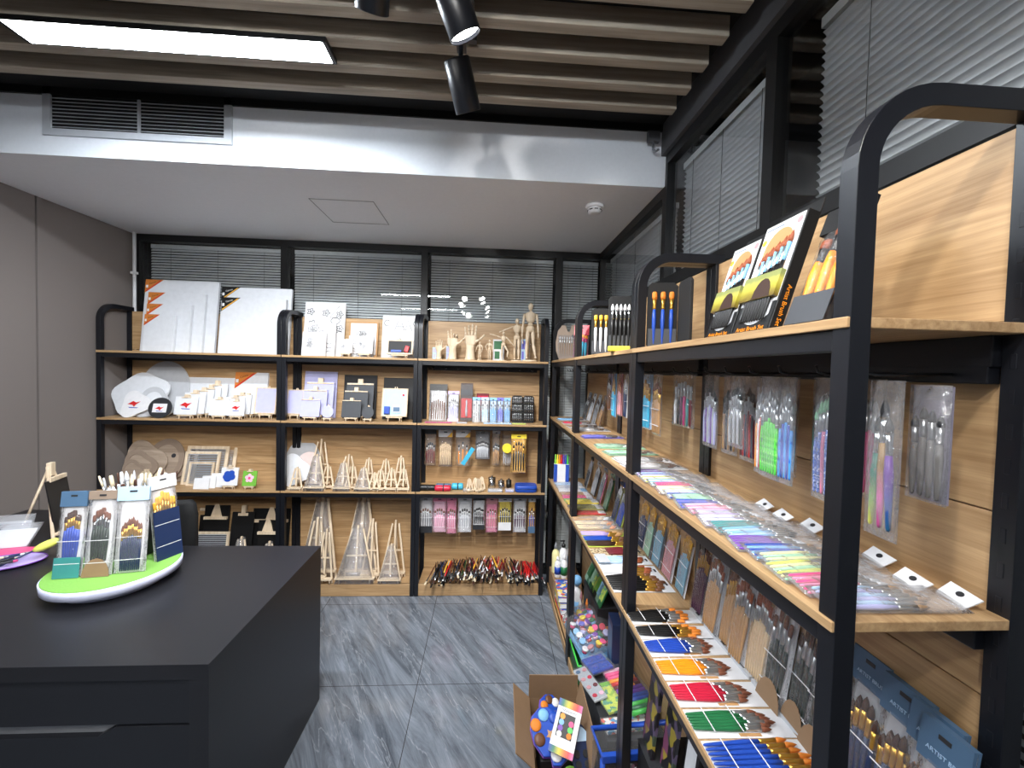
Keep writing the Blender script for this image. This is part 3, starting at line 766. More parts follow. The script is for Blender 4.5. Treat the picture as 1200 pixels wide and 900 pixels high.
def tripod(label, loc, h, w, bagged=False, nested=1, rz=0, wood_='pine_z', group=None, shelf=True, lean=0):
    """folded A-shaped table easel leaning back on its third leg"""
    o = thing('tabletop_easel', label, 'easel', loc, (0, 0, R(rz)), group)
    r = max(.006, h * .018)
    for s in (-1, 1): obj('front_leg', MB().sweep([(s * w / 2, 0, r * .3), (s * w * .14, h * .16, h)], (0, 1, 0), r * 1.3, r * 1.8), wood_, o, .001)
    obj('rear_leg', MB().rod((0, h * .42, r), (0, h * .15, h * .96), r * .8, r * .8, 6), wood_, o)
    obj('mast', MB().box(-r, r, -r, r, h * .18, h * 1.08, 0, Matrix.Translation((0, .004, 0)) @ Matrix.Rotation(R(-8.5), 4, 'X')), wood_, o, .001)
    if shelf:
        obj('ledge', MB().box(-w * .52, w * .52, -.025, .012, h * .08, h * .08 + r * 1.6), wood_, o, .001)
        for s in (-1, 1): obj('foot_peg', MB().rod((s * w * .40, -.018, 0), (s * w * .40, -.018, h * .09), r * .7, r * .7, 6), wood_, o)
    obj('cross_bar', MB().box(-w * .27, w * .27, h * .07, h * .07 + .008, h * .48, h * .48 + r * 1.6), wood_, o, .001)
    obj('top_knob', MB().rod((0, h * .14, h * 1.03), (0, h * .20, h * 1.03), r * .9, r * .9, 8), wood_, o)
    if bagged:
        b = MB(); rings = []
        for k in range(6):
            u = k / 5; hw = (w * .52) * (1 - u) + w * .12 * u
            rings.append([(-hw, -.028 + h * .16 * u, h * u * 1.02), (hw, -.028 + h * .16 * u, h * u * 1.02), (hw * .6, h * .16 * u + .03, h * u * 1.02), (-hw * .6, h * .16 * u + .03, h * u * 1.02)])
        obj('clear_bag', b.rings(rings, 0, True), 'crinkle_bag', o)
    return o

# ------------------------------------------------------------------ widest unit by the grey wall
ZT, Z2, Z3, ZB = 1.722, 1.262, .765, .09
F1 = 'white canvases leaning on the top shelf by the grey wall'
for k, (x0, x1, h, yb) in enumerate(((-2.515, -1.999, .535, 3.148), (-2.462, -2.064, .435, 3.115), (-2.439, -2.135, .345, 3.082), (-2.422, -2.217, .265, 3.049))):
    canvas(('tallest white canvas with an orange corner label, rearmost by the grey wall', 'second tallest white canvas with an orange corner label in the stack by the grey wall',
            'third white canvas with an orange corner label in the stack by the grey wall', 'smallest and front white canvas with an orange corner label by the grey wall')[k],
           ((x0 + x1) / 2, yb, ZT), x1 - x0, h, 6.5, ('label_orange', .10 - .006 * k), group=F1)
for k, (x0, x1, h, yb) in enumerate(((-1.975, -1.472, .50, 3.148), (-1.946, -1.49, .415, 3.110))):
    canvas(('tall white canvas with a dark patterned corner label, at the back behind the unit post', 'lower white canvas with a dark patterned corner label, in front of the taller one')[k],
           ((x0 + x1) / 2, yb, ZT), x1 - x0, h, 6.5, ('black', .105), group=F1)
# second shelf: palettes, mini canvases
palette_board('large grey oval canvas board at the back behind the white palettes', (-2.372, 3.165, Z2), 'round', .35, .40, 'light_grey', 8, 0, False)
palette_board('large white rounded five sided palette leaning against the grey wall end', (-2.485, 3.07, Z2), 'penta', .40, .33, 'canvas', 16, 8, False, t=.014)
palette_board('white rounded palette in front of the largest white one', (-2.354, 3.03, Z2), 'tri', .30, .25, 'canvas', 19, -10, False, None, 'light_grey', t=.014)  # light grey rim puts the edge shading into the colour
palette_board('white drop shaped palette with a small red and blue emblem', (-2.455, 2.995, Z2), 'tri', .22, .21, 'paper', 20, 15, False, 'print', t=.014)
palette_board('round black board with a square white emblem label', (-2.265, 2.985, Z2), 'round', .155, .145, 'charcoal', 14, 0, False, 'card')
canvas('wide white canvas behind the row of mini easels, without label', (-2.07, 3.175, Z2), .40, .285, 8, group='white canvases on the second shelf')
canvas('white canvas with an orange corner label on the second shelf', (-1.761, 3.165, Z2), .235, .33, 8, ('label_orange', .125), group='white canvases on the second shelf')
G = 'mini easels with white canvases'
for k, (px, w, h, y) in enumerate(((218, .15, .125, 3.0), (228, .145, .15, 3.035), (237, .14, .165, 3.07), (245, .14, .18, 3.10), (252, .15, .205, 3.13))):
    easel_set('mini easel with white canvas under the canvas without label, ' + ('front one with an emblem' if k == 0 else NTH[k] + ' from the front'), ([-2.089, -2.059, -2.027, -1.999, -1.977][k], y, Z2), w, h, 'canvas', k == 0, group=G)
for k, (w, h, y) in enumerate(((.125, .115, 2.998), (.115, .105, 2.998), (.13, .125, 3.04), (.13, .14, 3.075), (.12, .135, 3.105), (.11, .12, 3.13))):
    easel_set(('mini easel with plain white canvas, left front below the orange labelled canvas', 'mini easel with emblem canvas, right front below the orange labelled canvas',
               'mini easel with white canvas, second row below the orange labelled canvas', 'mini easel with white canvas, third row below the orange labelled canvas',
               'mini easel with white canvas, fourth row below the orange labelled canvas', 'mini easel with white canvas, last row by the lavender board')[k],
              ([-1.866, -1.751, -1.786, -1.762, -1.737, -1.712][k], y, Z2), w, h, 'canvas', k == 1, group=G)
LB = 'lavender boards in wooden frames'
easel_set('lavender board in a wooden frame at the end of the white mini canvases', (-1.585, 3.06, Z2), .135, .19, 'lavender', False, 'rect', 'pine_z', group=LB, clamp=False)
# third shelf: wooden palettes, discs, looms, little paintings
WP = 'wooden palettes leaning in a fan'
for k, (px, y, w, h, kd, tn) in enumerate(((203, 3.175, .26, .32, 'round', -10), (192, 3.15, .27, .33, 'tri', 10), (183, 3.125, .27, .33, 'round', 0), (164, 3.10, .33, .35, 'tri', 16), (158, 3.07, .27, .28, 'tri', 16), (153, 3.04, .20, .21, 'tri', 16))):
    palette_board(('dark grey wooden palette at the back end of the fan', 'wooden palette second from the back of the fan', 'rounded wooden palette in the middle of the fan', 'largest wooden palette with a raised rim by the grey wall',
                   'medium wooden palette in front of the largest one', 'smallest wooden palette at the front of the fan')[k],
                  ([-2.279, -2.318, -2.361, -2.497, -2.502, -2.506][k], y, Z3), kd, w, h, 'grey_ply', 18, tn, k < 3, None, 'grey_wood' if k != 3 else 'grey_ply', WP)
for k, x in enumerate((-2.361, -2.259)):
    easel_set('small round cream disc on a mini easel, ' + ('nearer the grey wall' if k == 0 else 'beside the looms'), (x, 3.0, Z3), .095, .10, 'cream', False, 'round', group='cream discs on mini easels', clamp=True)
for k, (x0, x1, h, y) in enumerate(((-2.176, -1.874, .36, 3.165), (-2.215, -1.917, .275, 3.135), (-2.205, -1.958, .24, 3.108), (-2.149, -1.974, .17, 3.08))):
    weaving_frame(('tallest wooden weaving frame at the back of its row', 'wide wooden weaving frame, second from the back', 'wooden weaving frame, third from the back', 'smallest wooden weaving frame at the front')[k], ((x0 + x1) / 2, y, Z3), x1 - x0, h, 14, 'nested wooden weaving frames')
for k, x in enumerate((-1.992, -1.959, -1.92)):
    canvas(('small white emblem card in front of the looms, foremost', 'small white emblem card in front of the looms, middle', 'small white emblem card in front of the looms, rear')[k], (x, 3.0 + .024 * k, Z3), .105 - .01 * k, .075 + .012 * k, 14, None, None, 'paper', .006, 'small emblem cards', 0, 1, 'emblem_card', 'card')
easel_set('mini canvas with a painted blue cloud shape on a mini easel', (-1.802, 3.01, Z3), .115, .125, 'paper', False, 'rect', None, art='blue')
easel_set('mini green painted canvas with a pink flower on a mini easel', (-1.664, 3.01, Z3), .095, .105, 'leaf', False, 'rect', None, art='flower')
# bottom: black boards and easels seen over the desk
BB = 'black boards on the bottom shelf'
for k, (x0, x1, h, y) in enumerate(((-2.145, -1.953, .55, 3.17), (-2.089, -1.911, .50, 3.13), (-1.753, -1.478, .47, 3.16), (-1.683, -1.539, .40, 3.11))):
    o = canvas(('tall black clip board behind the office chair', 'black board in front of the tall clip board', 'wide black board beside the unit post', 'black board with a pale top bar in front of the wide black board')[k], ((x0 + x1) / 2, y, ZB), x1 - x0, h, 8, None, None, 'black', .012, BB, 0, 1, 'black_board', 'board')
    ww = x1 - x0
    obj('ledge', MB().box(-ww * .46, ww * .46, -.02, 0, h - .10, h - .08), 'pine_z', o, .001)
    obj('hanger', MB().prism([(-.04, h - .08), (.04, h - .08), (.025, h - .03), (.012, h + .01), (-.012, h + .01), (-.025, h - .03)], -.008, -.001), 'pine_z', o, .001)
weaving_frame('wooden weaving frame standing low between the chair and the black boards', (-1.979, 3.05, ZB), .24, .335, 10)
tripod('small bagged easel low behind the desk, nearer the chair', (-1.739, 3.0, ZB), .30, .15, True)
tripod('small bagged easel low behind the desk, beside the unit post', (-1.542, 3.0, ZB), .27, .13, True)
easel_set('black board on a wooden easel with pale clamp low in the widest unit', (-1.803, 3.12, ZB), .16, .40, 'black', False, 'rect', None, clamp=True)

# ------------------------------------------------------------------ middle unit
DG = 'canvases printed with line drawings'
for k, (x0, x1, h, y, kd) in enumerate(((-1.38, -1.082, .415, 3.165, 'garden'), (-1.352, -1.126, .25, 3.11, 'busy'), (-1.336, -1.168, .175, 3.05, 'busy'))):
    canvas(('tallest canvas with a line drawing of flowers, beside the tall white canvases', 'middle canvas with a line drawing in front of the tallest one', 'small front canvas with a line drawing beside the unit post')[k],
           ((x0 + x1) / 2, y, ZT), x1 - x0, h, 8, None, kd, 'paper', .014, DG, 0, k + 2, 'drawing_canvas', 'canvas')
o = canvas('brown wooden backed board with a line drawing under a hanging clip', (-0.938, 3.16, ZT), .215, .275, 8, None, None, 'tan', .010, DG, 0, 5, 'drawing_canvas', 'canvas')
obj('drawing_sheet', MB().box(-.095, .095, -.003, -.0002, .02, .26), 'paper', o); d = doodle('busy', .18, .24, 11); d.v = [(x, y - .0035, z + .02) for x, y, z in d.v]; obj('line_drawing', d, 'charcoal', o)
canvas('white canvas with a faint cloud drawing in the middle group', (-0.935, 3.10, ZT), .18, .16, 8, None, 'plain', 'paper', .014, DG, 0, 21, 'drawing_canvas', 'canvas')
easel_set('mini easel with a faint line drawing, left of a pair', (-1.013, 3.02, ZT), .095, .10, 'paper', False, art='doodle', seed=4, clamp=False)
easel_set('mini easel with a butterfly line drawing, right of a pair', (-0.881, 3.02, ZT), .115, .105, 'paper', False, art='doodle', seed=7, clamp=False)
canvas('tall canvas with a tower and moon line drawing', (-0.66, 3.165, ZT), .285, .33, 8, None, 'tower', 'paper', .014, DG, 0, 8, 'drawing_canvas', 'canvas')
canvas('lower canvas with a busy line drawing behind the small chalkboard', (-0.656, 3.11, ZT), .26, .21, 8, None, 'busy', 'paper', .014, DG, 0, 9, 'drawing_canvas', 'canvas')
o = easel_set('small chalkboard on an easel with a red sponge and blue chalk box', (-0.629, 3.01, ZT), .165, .105, 'soft_black', False, 'rect', 'pine_z', clamp=False)
T = Matrix.Translation((0, -.012, .027)) @ Matrix.Rotation(R(-11.5), 4, 'X')
obj('sponge', MB().box(.025, .055, -.018, -.004, .025, .07, 0, T @ Matrix.Rotation(R(14), 4, 'Y')), 'red', o, .003)
obj('chalk_box', MB().box(-.06, .012, -.016, -.004, .012, .028, 0, T), 'royal', o, .001)
# second shelf: lavender, slate and whiteboards on easels
easel_set('lavender board in a wooden frame right behind the post between two units', (-1.391, 3.08, Z2), .105, .18, 'lavender', False, 'rect', 'pine_z', group=LB, clamp=False)
canvas('largest lavender sheet at the back of the lavender boards', (-1.254, 3.17, Z2), .24, .35, 7, None, None, 'lavender', .008, None, 0, 1, 'lavender_board', 'board')
canvas('largest black sheet at the back of the slate boards', (-0.96, 3.17, Z2), .245, .33, 7, None, None, 'soft_black', .008, None, 0, 1, 'slate_board', 'board')
for nm, mt, xs in (('lavender', 'lavender', (-1.256, -1.258, -1.252)), ('dark slate', 'dark_grey', (-0.966, -0.966, -0.965))):
    for k, (w, h, y) in enumerate(((.20, .235, 3.11), (.17, .185, 3.065), (.135, .125, 3.01))):
        easel_set('%s board on a wooden easel, %s of three' % (nm, ('rear and largest', 'middle', 'front and smallest')[k]), (xs[k] + .012 * (2 - k), y, Z2), w, h, mt, False, 'rect', None, group='nested easels with %s boards' % nm)
easel_set('small round lavender board on a mini easel', (-1.125, 2.998, Z2), .085, .085, 'lavender', False, 'round', clamp=False)
easel_set('small round slate board on a mini easel', (-0.845, 2.998, Z2), .085, .085, 'dark_grey', False, 'round', clamp=False)
canvas('black topped board in a wooden frame behind the whiteboard', (-0.675, 3.17, Z2), .225, .315, 7, None, None, 'soft_black', .012, None, 0, 1, 'slate_board', 'board')
o = easel_set('small whiteboard in an A shaped wooden frame with blue eraser packed on it', (-0.666, 3.03, Z2), .165, .205, 'pale_blue', False, 'rect', 'pine_z', clamp=False)
T = Matrix.Translation((0, -.016, .035)) @ Matrix.Rotation(R(-11.5), 4, 'X')
obj('eraser', MB().box(-.07, -.03, -.018, -.002, .02, .075, 0, T), 'royal', o, .003)
obj('insert_card', MB().box(-.012, .045, -.006, -.002, .03, .085, 0, T), 'light_grey', o)
obj('insert_card', MB().box(-.005, .038, -.008, -.006, .04, .07, 0, T), 'steel_blue', o)
obj('magnet', MB().lathe([(.008, 0), (.008, .006)], 10, (0, 0, 0), 0, 1, 1, True, T @ Matrix.Translation((.06, -.002, .16)) @ Matrix.Rotation(PI / 2, 4, 'X')), 'red', o)
# third shelf: white palettes and many little easels
palette_board('pale grey round palette at the back beside the unit post', (-1.384, 3.165, Z3), 'round', .26, .33, 'light_grey', 12, 0, True)
palette_board('white rounded palette just behind the unit post', (-1.403, 3.08, Z3), 'tri', .24, .26, 'canvas', 14, 10, False)
palette_board('pinkish white palette leaning in front of the pale grey one', (-1.317, 3.12, Z3), 'kidney', .20, .25, 'shell_pink', 12, 0, True)
EG = 'little wooden easels on the third shelf'
for k, (px_h_w) in enumerate(((-1.225, 3.10, .32, .17, False), (-1.21, 3.0, .235, .14, True), (-1.142, 3.04, .155, .10, False), (-1.343, 3.0, .15, .09, False),
                             (-1.015, 3.09, .22, .14, False), (-1.019, 3.0, .19, .115, True), (-0.963, 3.03, .16, .10, False), (-0.864, 3.08, .20, .10, False), (-0.875, 3.0, .155, .11, True),
                             (-0.797, 3.0, .12, .08, False), (-0.743, 3.10, .19, .11, False), (-0.754, 3.0, .14, .09, False), (-0.676, 3.0, .15, .095, False), (-0.631, 3.09, .215, .10, False), (-0.59, 3.0, .15, .09, False))):
    x, y, h, w, b = px_h_w
    tripod(('tallest little wooden easel beside the white palettes', 'bagged little easel in front of the tallest one', 'low little easel right of the first bagged one', 'low little easel in front of the white palettes',
            'little easel at the back of the second cluster', 'bagged little easel in the second cluster', 'low little easel right in the second cluster', 'tall narrow little easel in the middle of the shelf', 'bagged squat little easel in the middle of the shelf',
            'lowest little easel in the middle of the shelf', 'little easel at the back, third cluster', 'low little easel at the front, third cluster', 'low little easel second from the narrow unit', 'tall little easel beside the narrow unit', 'low little easel beside the narrow unit')[k],
           (x, y, Z3), h, w, b, 1, 0, 'pine_z', EG)
TE = 'tall wooden table easels on the bottom shelf'
for k, (x, y, h, w, b) in enumerate(((-1.219, 3.09, .56, .26, True), (-1.22, 3.02, .42, .17, False), (-1.142, 3.0, .35, .12, False), (-0.916, 3.09, .56, .25, True), (-0.923, 3.01, .37, .27, True), (-0.83, 3.06, .40, .13, False),
                                     (-0.668, 3.09, .38, .17, False), (-0.676, 3.01, .25, .16, True))):
    tripod(('tallest bagged table easel right behind the desk corner', 'table easel standing in front of the tallest one behind the desk', 'shorter table easel beside the desk corner', 'tallest bagged table easel in the middle of the bottom shelf', 'wide plastic wrapped table easel at the front of the bottom shelf',
            'slim table easel behind the wide wrapped one', 'table easel at the back next to the narrow unit', 'low wrapped table easel next to the narrow unit')[k], (x, y, ZB), h, w, b, 1, 0, 'pine_z', TE)

# ------------------------------------------------------------------ narrow unit: hands, mannequins, hanging sets
def wooden_hand(label, loc, h, fingers, rz=0, thumb=1):
    """jointed artist hand on a round wrist post; fingers = bend per finger (0 straight, 1 folded)"""
    o = thing('wooden_hand', label, 'wooden hand', loc, (0, 0, R(rz)), 'jointed wooden hands')
    obj('wrist_post', MB().lathe([(h * .14, 0), (h * .14, h * .04), (h * .12, h * .06), (h * .105, h * .30), (h * .115, h * .40)], 16), 'pine_z', o)
    pal = MB().rings([[(h * wx * math.cos(a), h * .055 * math.sin(a) * (1 + .2 * math.cos(2 * a)), h * z) for a in [2 * PI * k / 14 for k in range(14)]] for wx, z in ((.10, .38), (.135, .42), (.165, .50), (.165, .60), (.15, .64))])
    obj('palm', pal, 'pine_z', o)
    for k, bend in enumerate(fingers):
        x = (-.118 + .079 * k) * h; L = (.085, .105, .115, .10)[k] * h; p = Vector((x, 0, .635 * h)); a = (k - 1.5) * .07; b = 0; m = MB()
        for j in range(3):
            b += bend * (1.1 if j else .7)
            d = Vector((math.sin(a) * math.cos(b), -math.sin(b), math.cos(a) * math.cos(b)))
            q = p + d * L * (1, .85, .75)[j]
            m.spindle(p, q, h * (.034 - .003 * j), 8, 0, .8); p = q
        obj('finger', m, 'pine_z', o)
    m = MB(); p = Vector((thumb * .13 * h, -.01 * h, .47 * h))
    for j, (dx, dz, l) in enumerate(((.8, .5, .13), (.75, .65, .10), (.7, .75, .08))):
        q = p + Vector((thumb * dx * l * h, -.02 * h, dz * l * h)); m.spindle(p, q, h * (.037 - .004 * j), 8, 0, .8); p = q
    obj('thumb', m, 'pine_z', o)
    return o
wooden_hand('small wooden hand at the post end with all fingers raised', (-0.358, 3.05, ZT), .155, (0, 0, .05, 0), 0, 1)
wooden_hand('middle sized wooden hand with two fingers raised and two bent', (-0.259, 3.05, ZT), .245, (.05, 0, .75, .8), 0, 1)
wooden_hand('tallest wooden hand spread open with the thumb out', (-0.131, 3.06, ZT), .285, (0, .02, 0, .03), 0, 1)
def mannequin(label, loc, h, arms, legs, rz=0, lean=0.):
    """jointed wooden figure on a round base; arms and legs give (shoulder dx,dz), (elbow...) offsets in body heights"""
    o = thing('artist_mannequin', label, 'mannequin', loc, (0, 0, R(rz)), 'jointed wooden artist mannequins')
    obj('base_disc', MB().lathe([(h * .13, 0), (h * .13, h * .02), (h * .12, h * .028)], 20), 'pine_z', o)
    obj('support_rod', MB().rod((0, h * .045, h * .02), (0, h * .045, h * .53), h * .008), 'chrome', o)
    z0 = .035
    def V(x, z, y=0): return Vector((x * h, y * h, (z + z0) * h))
    obj('head', MB().lathe([(.008 * h, 0), (.034 * h, .02 * h), (.046 * h, .07 * h), (.042 * h, .10 * h), (.02 * h, .128 * h), (.004 * h, .132 * h)], 12, V(lean, .84)), 'pine_z', o)
    obj('chest', MB().rings([[(lean * h * .9 + h * wx * math.cos(a), h * wy * math.sin(a), (z + z0) * h) for a in [2 * PI * k / 12 for k in range(12)]] for wx, wy, z in ((.05, .035, .63), (.072, .045, .67), (.098, .055, .75), (.095, .045, .79), (.03, .025, .82), (.018, .018, .845))]), 'pine_z', o)
    obj('waist', MB().ball(V(lean * .5, .605), .048 * h, 10, 0, 1, .8, .75), 'pine_z', o)
    obj('pelvis', MB().rings([[(h * wx * math.cos(a), h * wy * math.sin(a), (z + z0) * h) for a in [2 * PI * k / 12 for k in range(12)]] for wx, wy, z in ((.03, .03, .47), (.075, .048, .51), (.072, .045, .55), (.045, .035, .58))]), 'pine_z', o)
    for s, ((ax, az), (bx2, bz2)) in zip((-1, 1), arms):
        m = MB(); p = V(lean * .9 + s * .108, .765); q = p + Vector((ax * h, 0, az * h)); r = q + Vector((bx2 * h, -.01 * h, bz2 * h))
        m.ball(p, .024 * h, 8); m.spindle(p, q, .025 * h, 8); m.ball(q, .018 * h, 8); m.spindle(q, r, .022 * h, 8, 0, .6); d = (r - q).normalized(); m.spindle(r, r + d * .07 * h, .016 * h, 6, 0, .9)
        obj('arm', m, 'pine_z', o)
    for s, ((ax, az), (bx2, bz2)) in zip((-1, 1), legs):
        m = MB(); p = V(s * .042, .49); q = p + Vector((ax * h, -.008 * h, az * h)); r = q + Vector((bx2 * h, .008 * h, bz2 * h))
        m.ball(p, .03 * h, 8); m.spindle(p, q, .036 * h, 8, 0, .7); m.ball(q, .024 * h, 8); m.spindle(q, r, .030 * h, 8, 0, .5)
        m.rings([[(r.x + w_ * math.cos(a) * h, r.y - .02 * h + l_ * math.sin(a) * h, r.z + zz * h) for a in [2 * PI * k / 10 for k in range(10)]] for w_, l_, zz in ((.022, .045, -.028), (.024, .048, -.018), (.014, .02, .01))])
        obj('leg', m, 'pine_z', o)
    return o
DN = ((-.02, -.17), (-.01, -.15)); DNR = ((.02, -.17), (.01, -.15)); LS = (((-.005, -.235), (0, -.215)), ((.005, -.235), (0, -.215)))
mannequin('smallest wooden mannequin standing beside the tallest hand', (-0.061, 3.03, ZT), .135, (((-.06, -.14), (-.04, -.14)), ((.04, -.15), (-.02, -.14))), LS)
mannequin('small wooden mannequin second from the hands, arm on hip', (0.01, 3.03, ZT), .15, (((-.09, -.12), (.06, -.13)), ((.03, -.16), (.01, -.15))), LS)
mannequin('wooden mannequin with arms stretched wide and one knee lifted', (0.111, 3.04, ZT), .215, (((-.16, .06), (-.14, .03)), ((.11, -.12), (.10, -.11))), (((-.005, -.235), (0, -.215)), ((.12, -.20), (-.02, -.16))))
mannequin('tall wooden mannequin with one arm raised sideways', (0.211, 3.07, ZT), .315, (((-.13, -.05), (-.12, -.05)), DNR), LS)
mannequin('tallest wooden mannequin beside the end post', (0.306, 3.03, ZT), .425, (((-.02, -.17), (-.01, -.15)), DNR), (((-.015, -.235), (.0, -.215)), ((.015, -.235), (.045, -.205))))
for lab, px, y, w, h, mt, mt2 in (('thin printed box in green and white behind the small mannequins', 582, 3.14, .085, .165, 'paper', 'green'), ('thin blue printed box between the two tallest mannequins', 611, 3.10, .035, .16, 'pale_blue', 'violet_blue'), ('thin pale blue box behind the smallest wooden hand', 509, 3.12, .05, .09, 'pale_blue', 'lavender'), ('thin pale blue box behind the two finger hand', 524, 3.12, .045, .10, 'pale_blue', 'lavender')):
    pass
def carton(label, loc, w, d, h, mt, mt2, rz=0):
    o = thing('carton', label, 'box', loc, (0, 0, R(rz)))
    obj('box_body', MB().box(-w / 2, w / 2, -d / 2, d / 2, 0, h), mt, o, .001)
    obj('printed_panel', MB().box(-w * .42, w * .42, -d / 2 - .0006, -d / 2, h * .55, h * .92), mt2, o)
    obj('printed_panel', MB().box(-w * .35, w * .1, -d / 2 - .0006, -d / 2, h * .1, h * .45), mt2, o)
carton('thin white and green printed box behind the small mannequins', (0.08, 3.17, ZT), .085, .03, .165, 'paper', 'green')
carton('thin blue printed box between the two tallest mannequins', (0.266, 3.13, ZT), .035, .03, .17, 'pale_blue', 'violet_blue')
carton('small pale blue box behind the smallest wooden hand', (-0.393, 3.13, ZT), .04, .03, .09, 'pale_blue', 'lavender')
carton('small pale blue box behind the two fingered wooden hand', (-0.294, 3.13, ZT), .035, .03, .10, 'pale_blue', 'lavender')

# second shelf of the narrow unit
pack('brush set with white brushes and a black header at the post end', (-0.367, 3.13, Z2), LEAN(9), .135, .275, 7, 'brown', 'white', 'paper', 'flat', 'paper', ('black', .045), None, None, None, .80, .04, 1, 'clear_bag')
pack('brush set with grey and violet handles beside the white brushes', (-0.25, 3.10, Z2), LEAN(9), .085, .225, 5, 'lavender', 'silver', 'grey', 'round', 'paper', ('lilac', .02), ('pale_pink', .02))
o = thing('tool_pack', 'red tool pack hung with a dark brown top card', 'tool set', (-0.151, 3.09, Z2), LEAN(6))
obj('backing_card', MB().box(-.045, .045, .004, .006, .01, .29), 'dark_brown', o); obj('red_insert', MB().box(-.04, .04, -.008, .004, .03, .175), 'red', o, .003)
obj('tool', MB().lathe([(.006, .04), (.009, .08), (.005, .12), (.007, .15), (.002, .165)], 10, (0, -.014, 0)), 'light_grey', o)
obj('black_band', MB().box(-.046, .046, -.004, .0035, .20, .24), 'charcoal', o); obj('clear_blister', MB().box(-.046, .046, -.022, -.010, .005, .28), 'clear_box', o, .006)
carton('dark red thin box standing behind the pale blue sets', (-0.031, 3.17, Z2), .095, .03, .21, 'maroon', 'crimson')
PBL = (('small tool set in pale packaging next to the red tool pack', 558, .062, 'silver', 'paper'), ('small tool set with a blue header in front of the dark red box', 568, .06, 'pale_blue', 'paper'), ('pale blue tool set, third from the black tool case', 577.5, .055, 'sky', 'pale_blue'),
       ('violet blue tool set, second from the black tool case', 586, .05, 'violet_blue', 'pale_blue'), ('pale blue tool set right beside the black tool case', 594, .05, 'sky', 'pale_blue'))
for k, (lab, px, w, hm, cd) in enumerate(PBL):
    pack(lab, ([-0.075, -0.012, 0.049, 0.102, 0.153][k], 3.06 + .012 * (k % 2), Z2), LEAN(8), w, .185, 3, hm, 'silver', 'grey', 'round', cd, (hm if hm != 'silver' else 'sky', .02), None, None, None, .8, .05, 1, 'clear_bag', 'tool_pack', 'tool set')
o = thing('tool_case', 'open black zip case holding rows of silver carving tools', 'tool case', (0.273, 3.08, Z2), LEAN(8))
for s in (-1, 1):
    c = MB(); T = Matrix.Translation((s * .001, 0, 0)) @ Matrix.Rotation(R(s * 9), 4, 'Z')
    x0, x1 = (0, .085) if s > 0 else (-.085, 0)
    q = .012; c.prism([(x0 + q, 0), (x1 - q, 0), (x1, q), (x1, .205 - q), (x1 - q, .205), (x0 + q, .205), (x0, .205 - q), (x0, q)], -.004, .008, 0, T)
    f = obj('case_flap', c, 'black_fabric', o, .002)
    for row in (.02, .085, .145):
        for k in range(5):
            x = x0 + .012 + .0145 * k; T2 = T @ Matrix.Translation((x, -.008, row))
            obj('carving_tool', MB().lathe([(.003, 0), (.0035, .02), (.0015, .035), (.004, .045), (.001, .052)], 6, (0, 0, 0), 0, 1, .6, True, T2), 'silver', f)
        obj('elastic_strap', MB().box(x0 + .006, x1 - .006, -.0125, -.0115, row + .008, row + .018, 0, T), 'charcoal', f)
for k, (x, ln, mt, lab) in enumerate(((-0.397, .085, 'magenta', 'flat pink sample pack lying at the front post end of the second shelf'), (-0.3, .10, 'magenta', 'flat pink sample pack lying beside the first flat one'), (-0.177, .07, 'light_grey', 'flat grey clear pack lying under the red tool pack'), (0.081, .20, 'pale_blue', 'long flat pale blue pack lying in front of the tool sets'), (0.237, .10, 'yellow_green', 'flat yellow green pack lying below the black tool case'))):
    o = thing('flat_pack', lab, 'packet', (x, 3.0, Z2), (0, 0, 0))
    obj('insert_card', MB().box(-ln / 2, ln / 2, -.02, .02, .001, .007), mt, o, .001); obj('clear_sleeve', MB().box(-ln / 2 - .004, ln / 2 + .004, -.022, .022, .0005, .012), 'clear_bag', o, .003)

# hanging rows of the narrow unit
def hang_back(label, x, ztop, y, w, h, **kw): return pack(label, (x, y, ztop - h), (R(-1), 0, 0), w, h, **kw)
HB = [('clear hanging pack with dark red handled tools, at the post end of the upper row', -0.412, .085, .265, 'maroon', 5, None, ('charcoal', .03)),
      ('hanging pack of pale wooden sticks under a white and yellow label, first of two', -0.301, .105, .275, 'pale_wood', 7, None, ('paper', .05)),
      ('hanging pack with an orange tool under a white and yellow label, second of two', -0.171, .11, .265, 'orange', 3, None, ('paper', .05)),
      ('hanging flat grey mesh sheet pack in the upper row', -0.024, .11, .215, 'light_grey', 9, 'grey', None),
      ('narrow hanging pack of brown sticks beside the grey mesh sheet', 0.078, .06, .26, 'tan', 4, None, ('light_grey', .02)),
      ('clear hanging pack of thin grey tools behind the yellow disc', 0.162, .08, .26, 'light_grey', 4, None, None)]
for lab, x, w, h, hm, n, cd, hd in HB:
    o = hang_back(lab, x, 1.195, 3.10, w, h, n=n, handle=hm, ferrule='silver' if hm != 'pale_wood' else 'pale_wood', hair='charcoal' if hm != 'pale_wood' else 'pale_wood', card=cd, head=hd, Lr=.6)
    if hd and hd[0] == 'paper': obj('label_corner', MB().prism([(w * .1, h - .05), (w * .48, h - .05), (w * .48, h - .01)], -.008, -.0065), 'amber', o)
    if 'orange tool' in lab: obj('scraper', MB().box(-.016, .016, -.006, .002, 0, .145, 0, Matrix.Translation((.0, -.003, .01)) @ Matrix.Rotation(R(32), 4, 'Y')), 'cyan', o, .002)
o = hang_back('yellow hanging card with five black tipped brushes', 0.244, 1.18, 3.04, .115, .285, n=5, handle='black', ferrule='gold', hair='black', tip='round', card='amber', head=('yellow', .03), Lr=.78, r=.006)
o = tag(obj('sponge_disc', MB().lathe([(.036, 0), (.036, .014)], 24, (0, 0, 0), 0, 1, 1, True, Matrix.Rotation(PI / 2, 4, 'X')), 'yellow', None, .002), 'round yellow sponge disc hanging beside the yellow brush card', 'sponge'); o.location = (0.158, 3.06, 1.075)
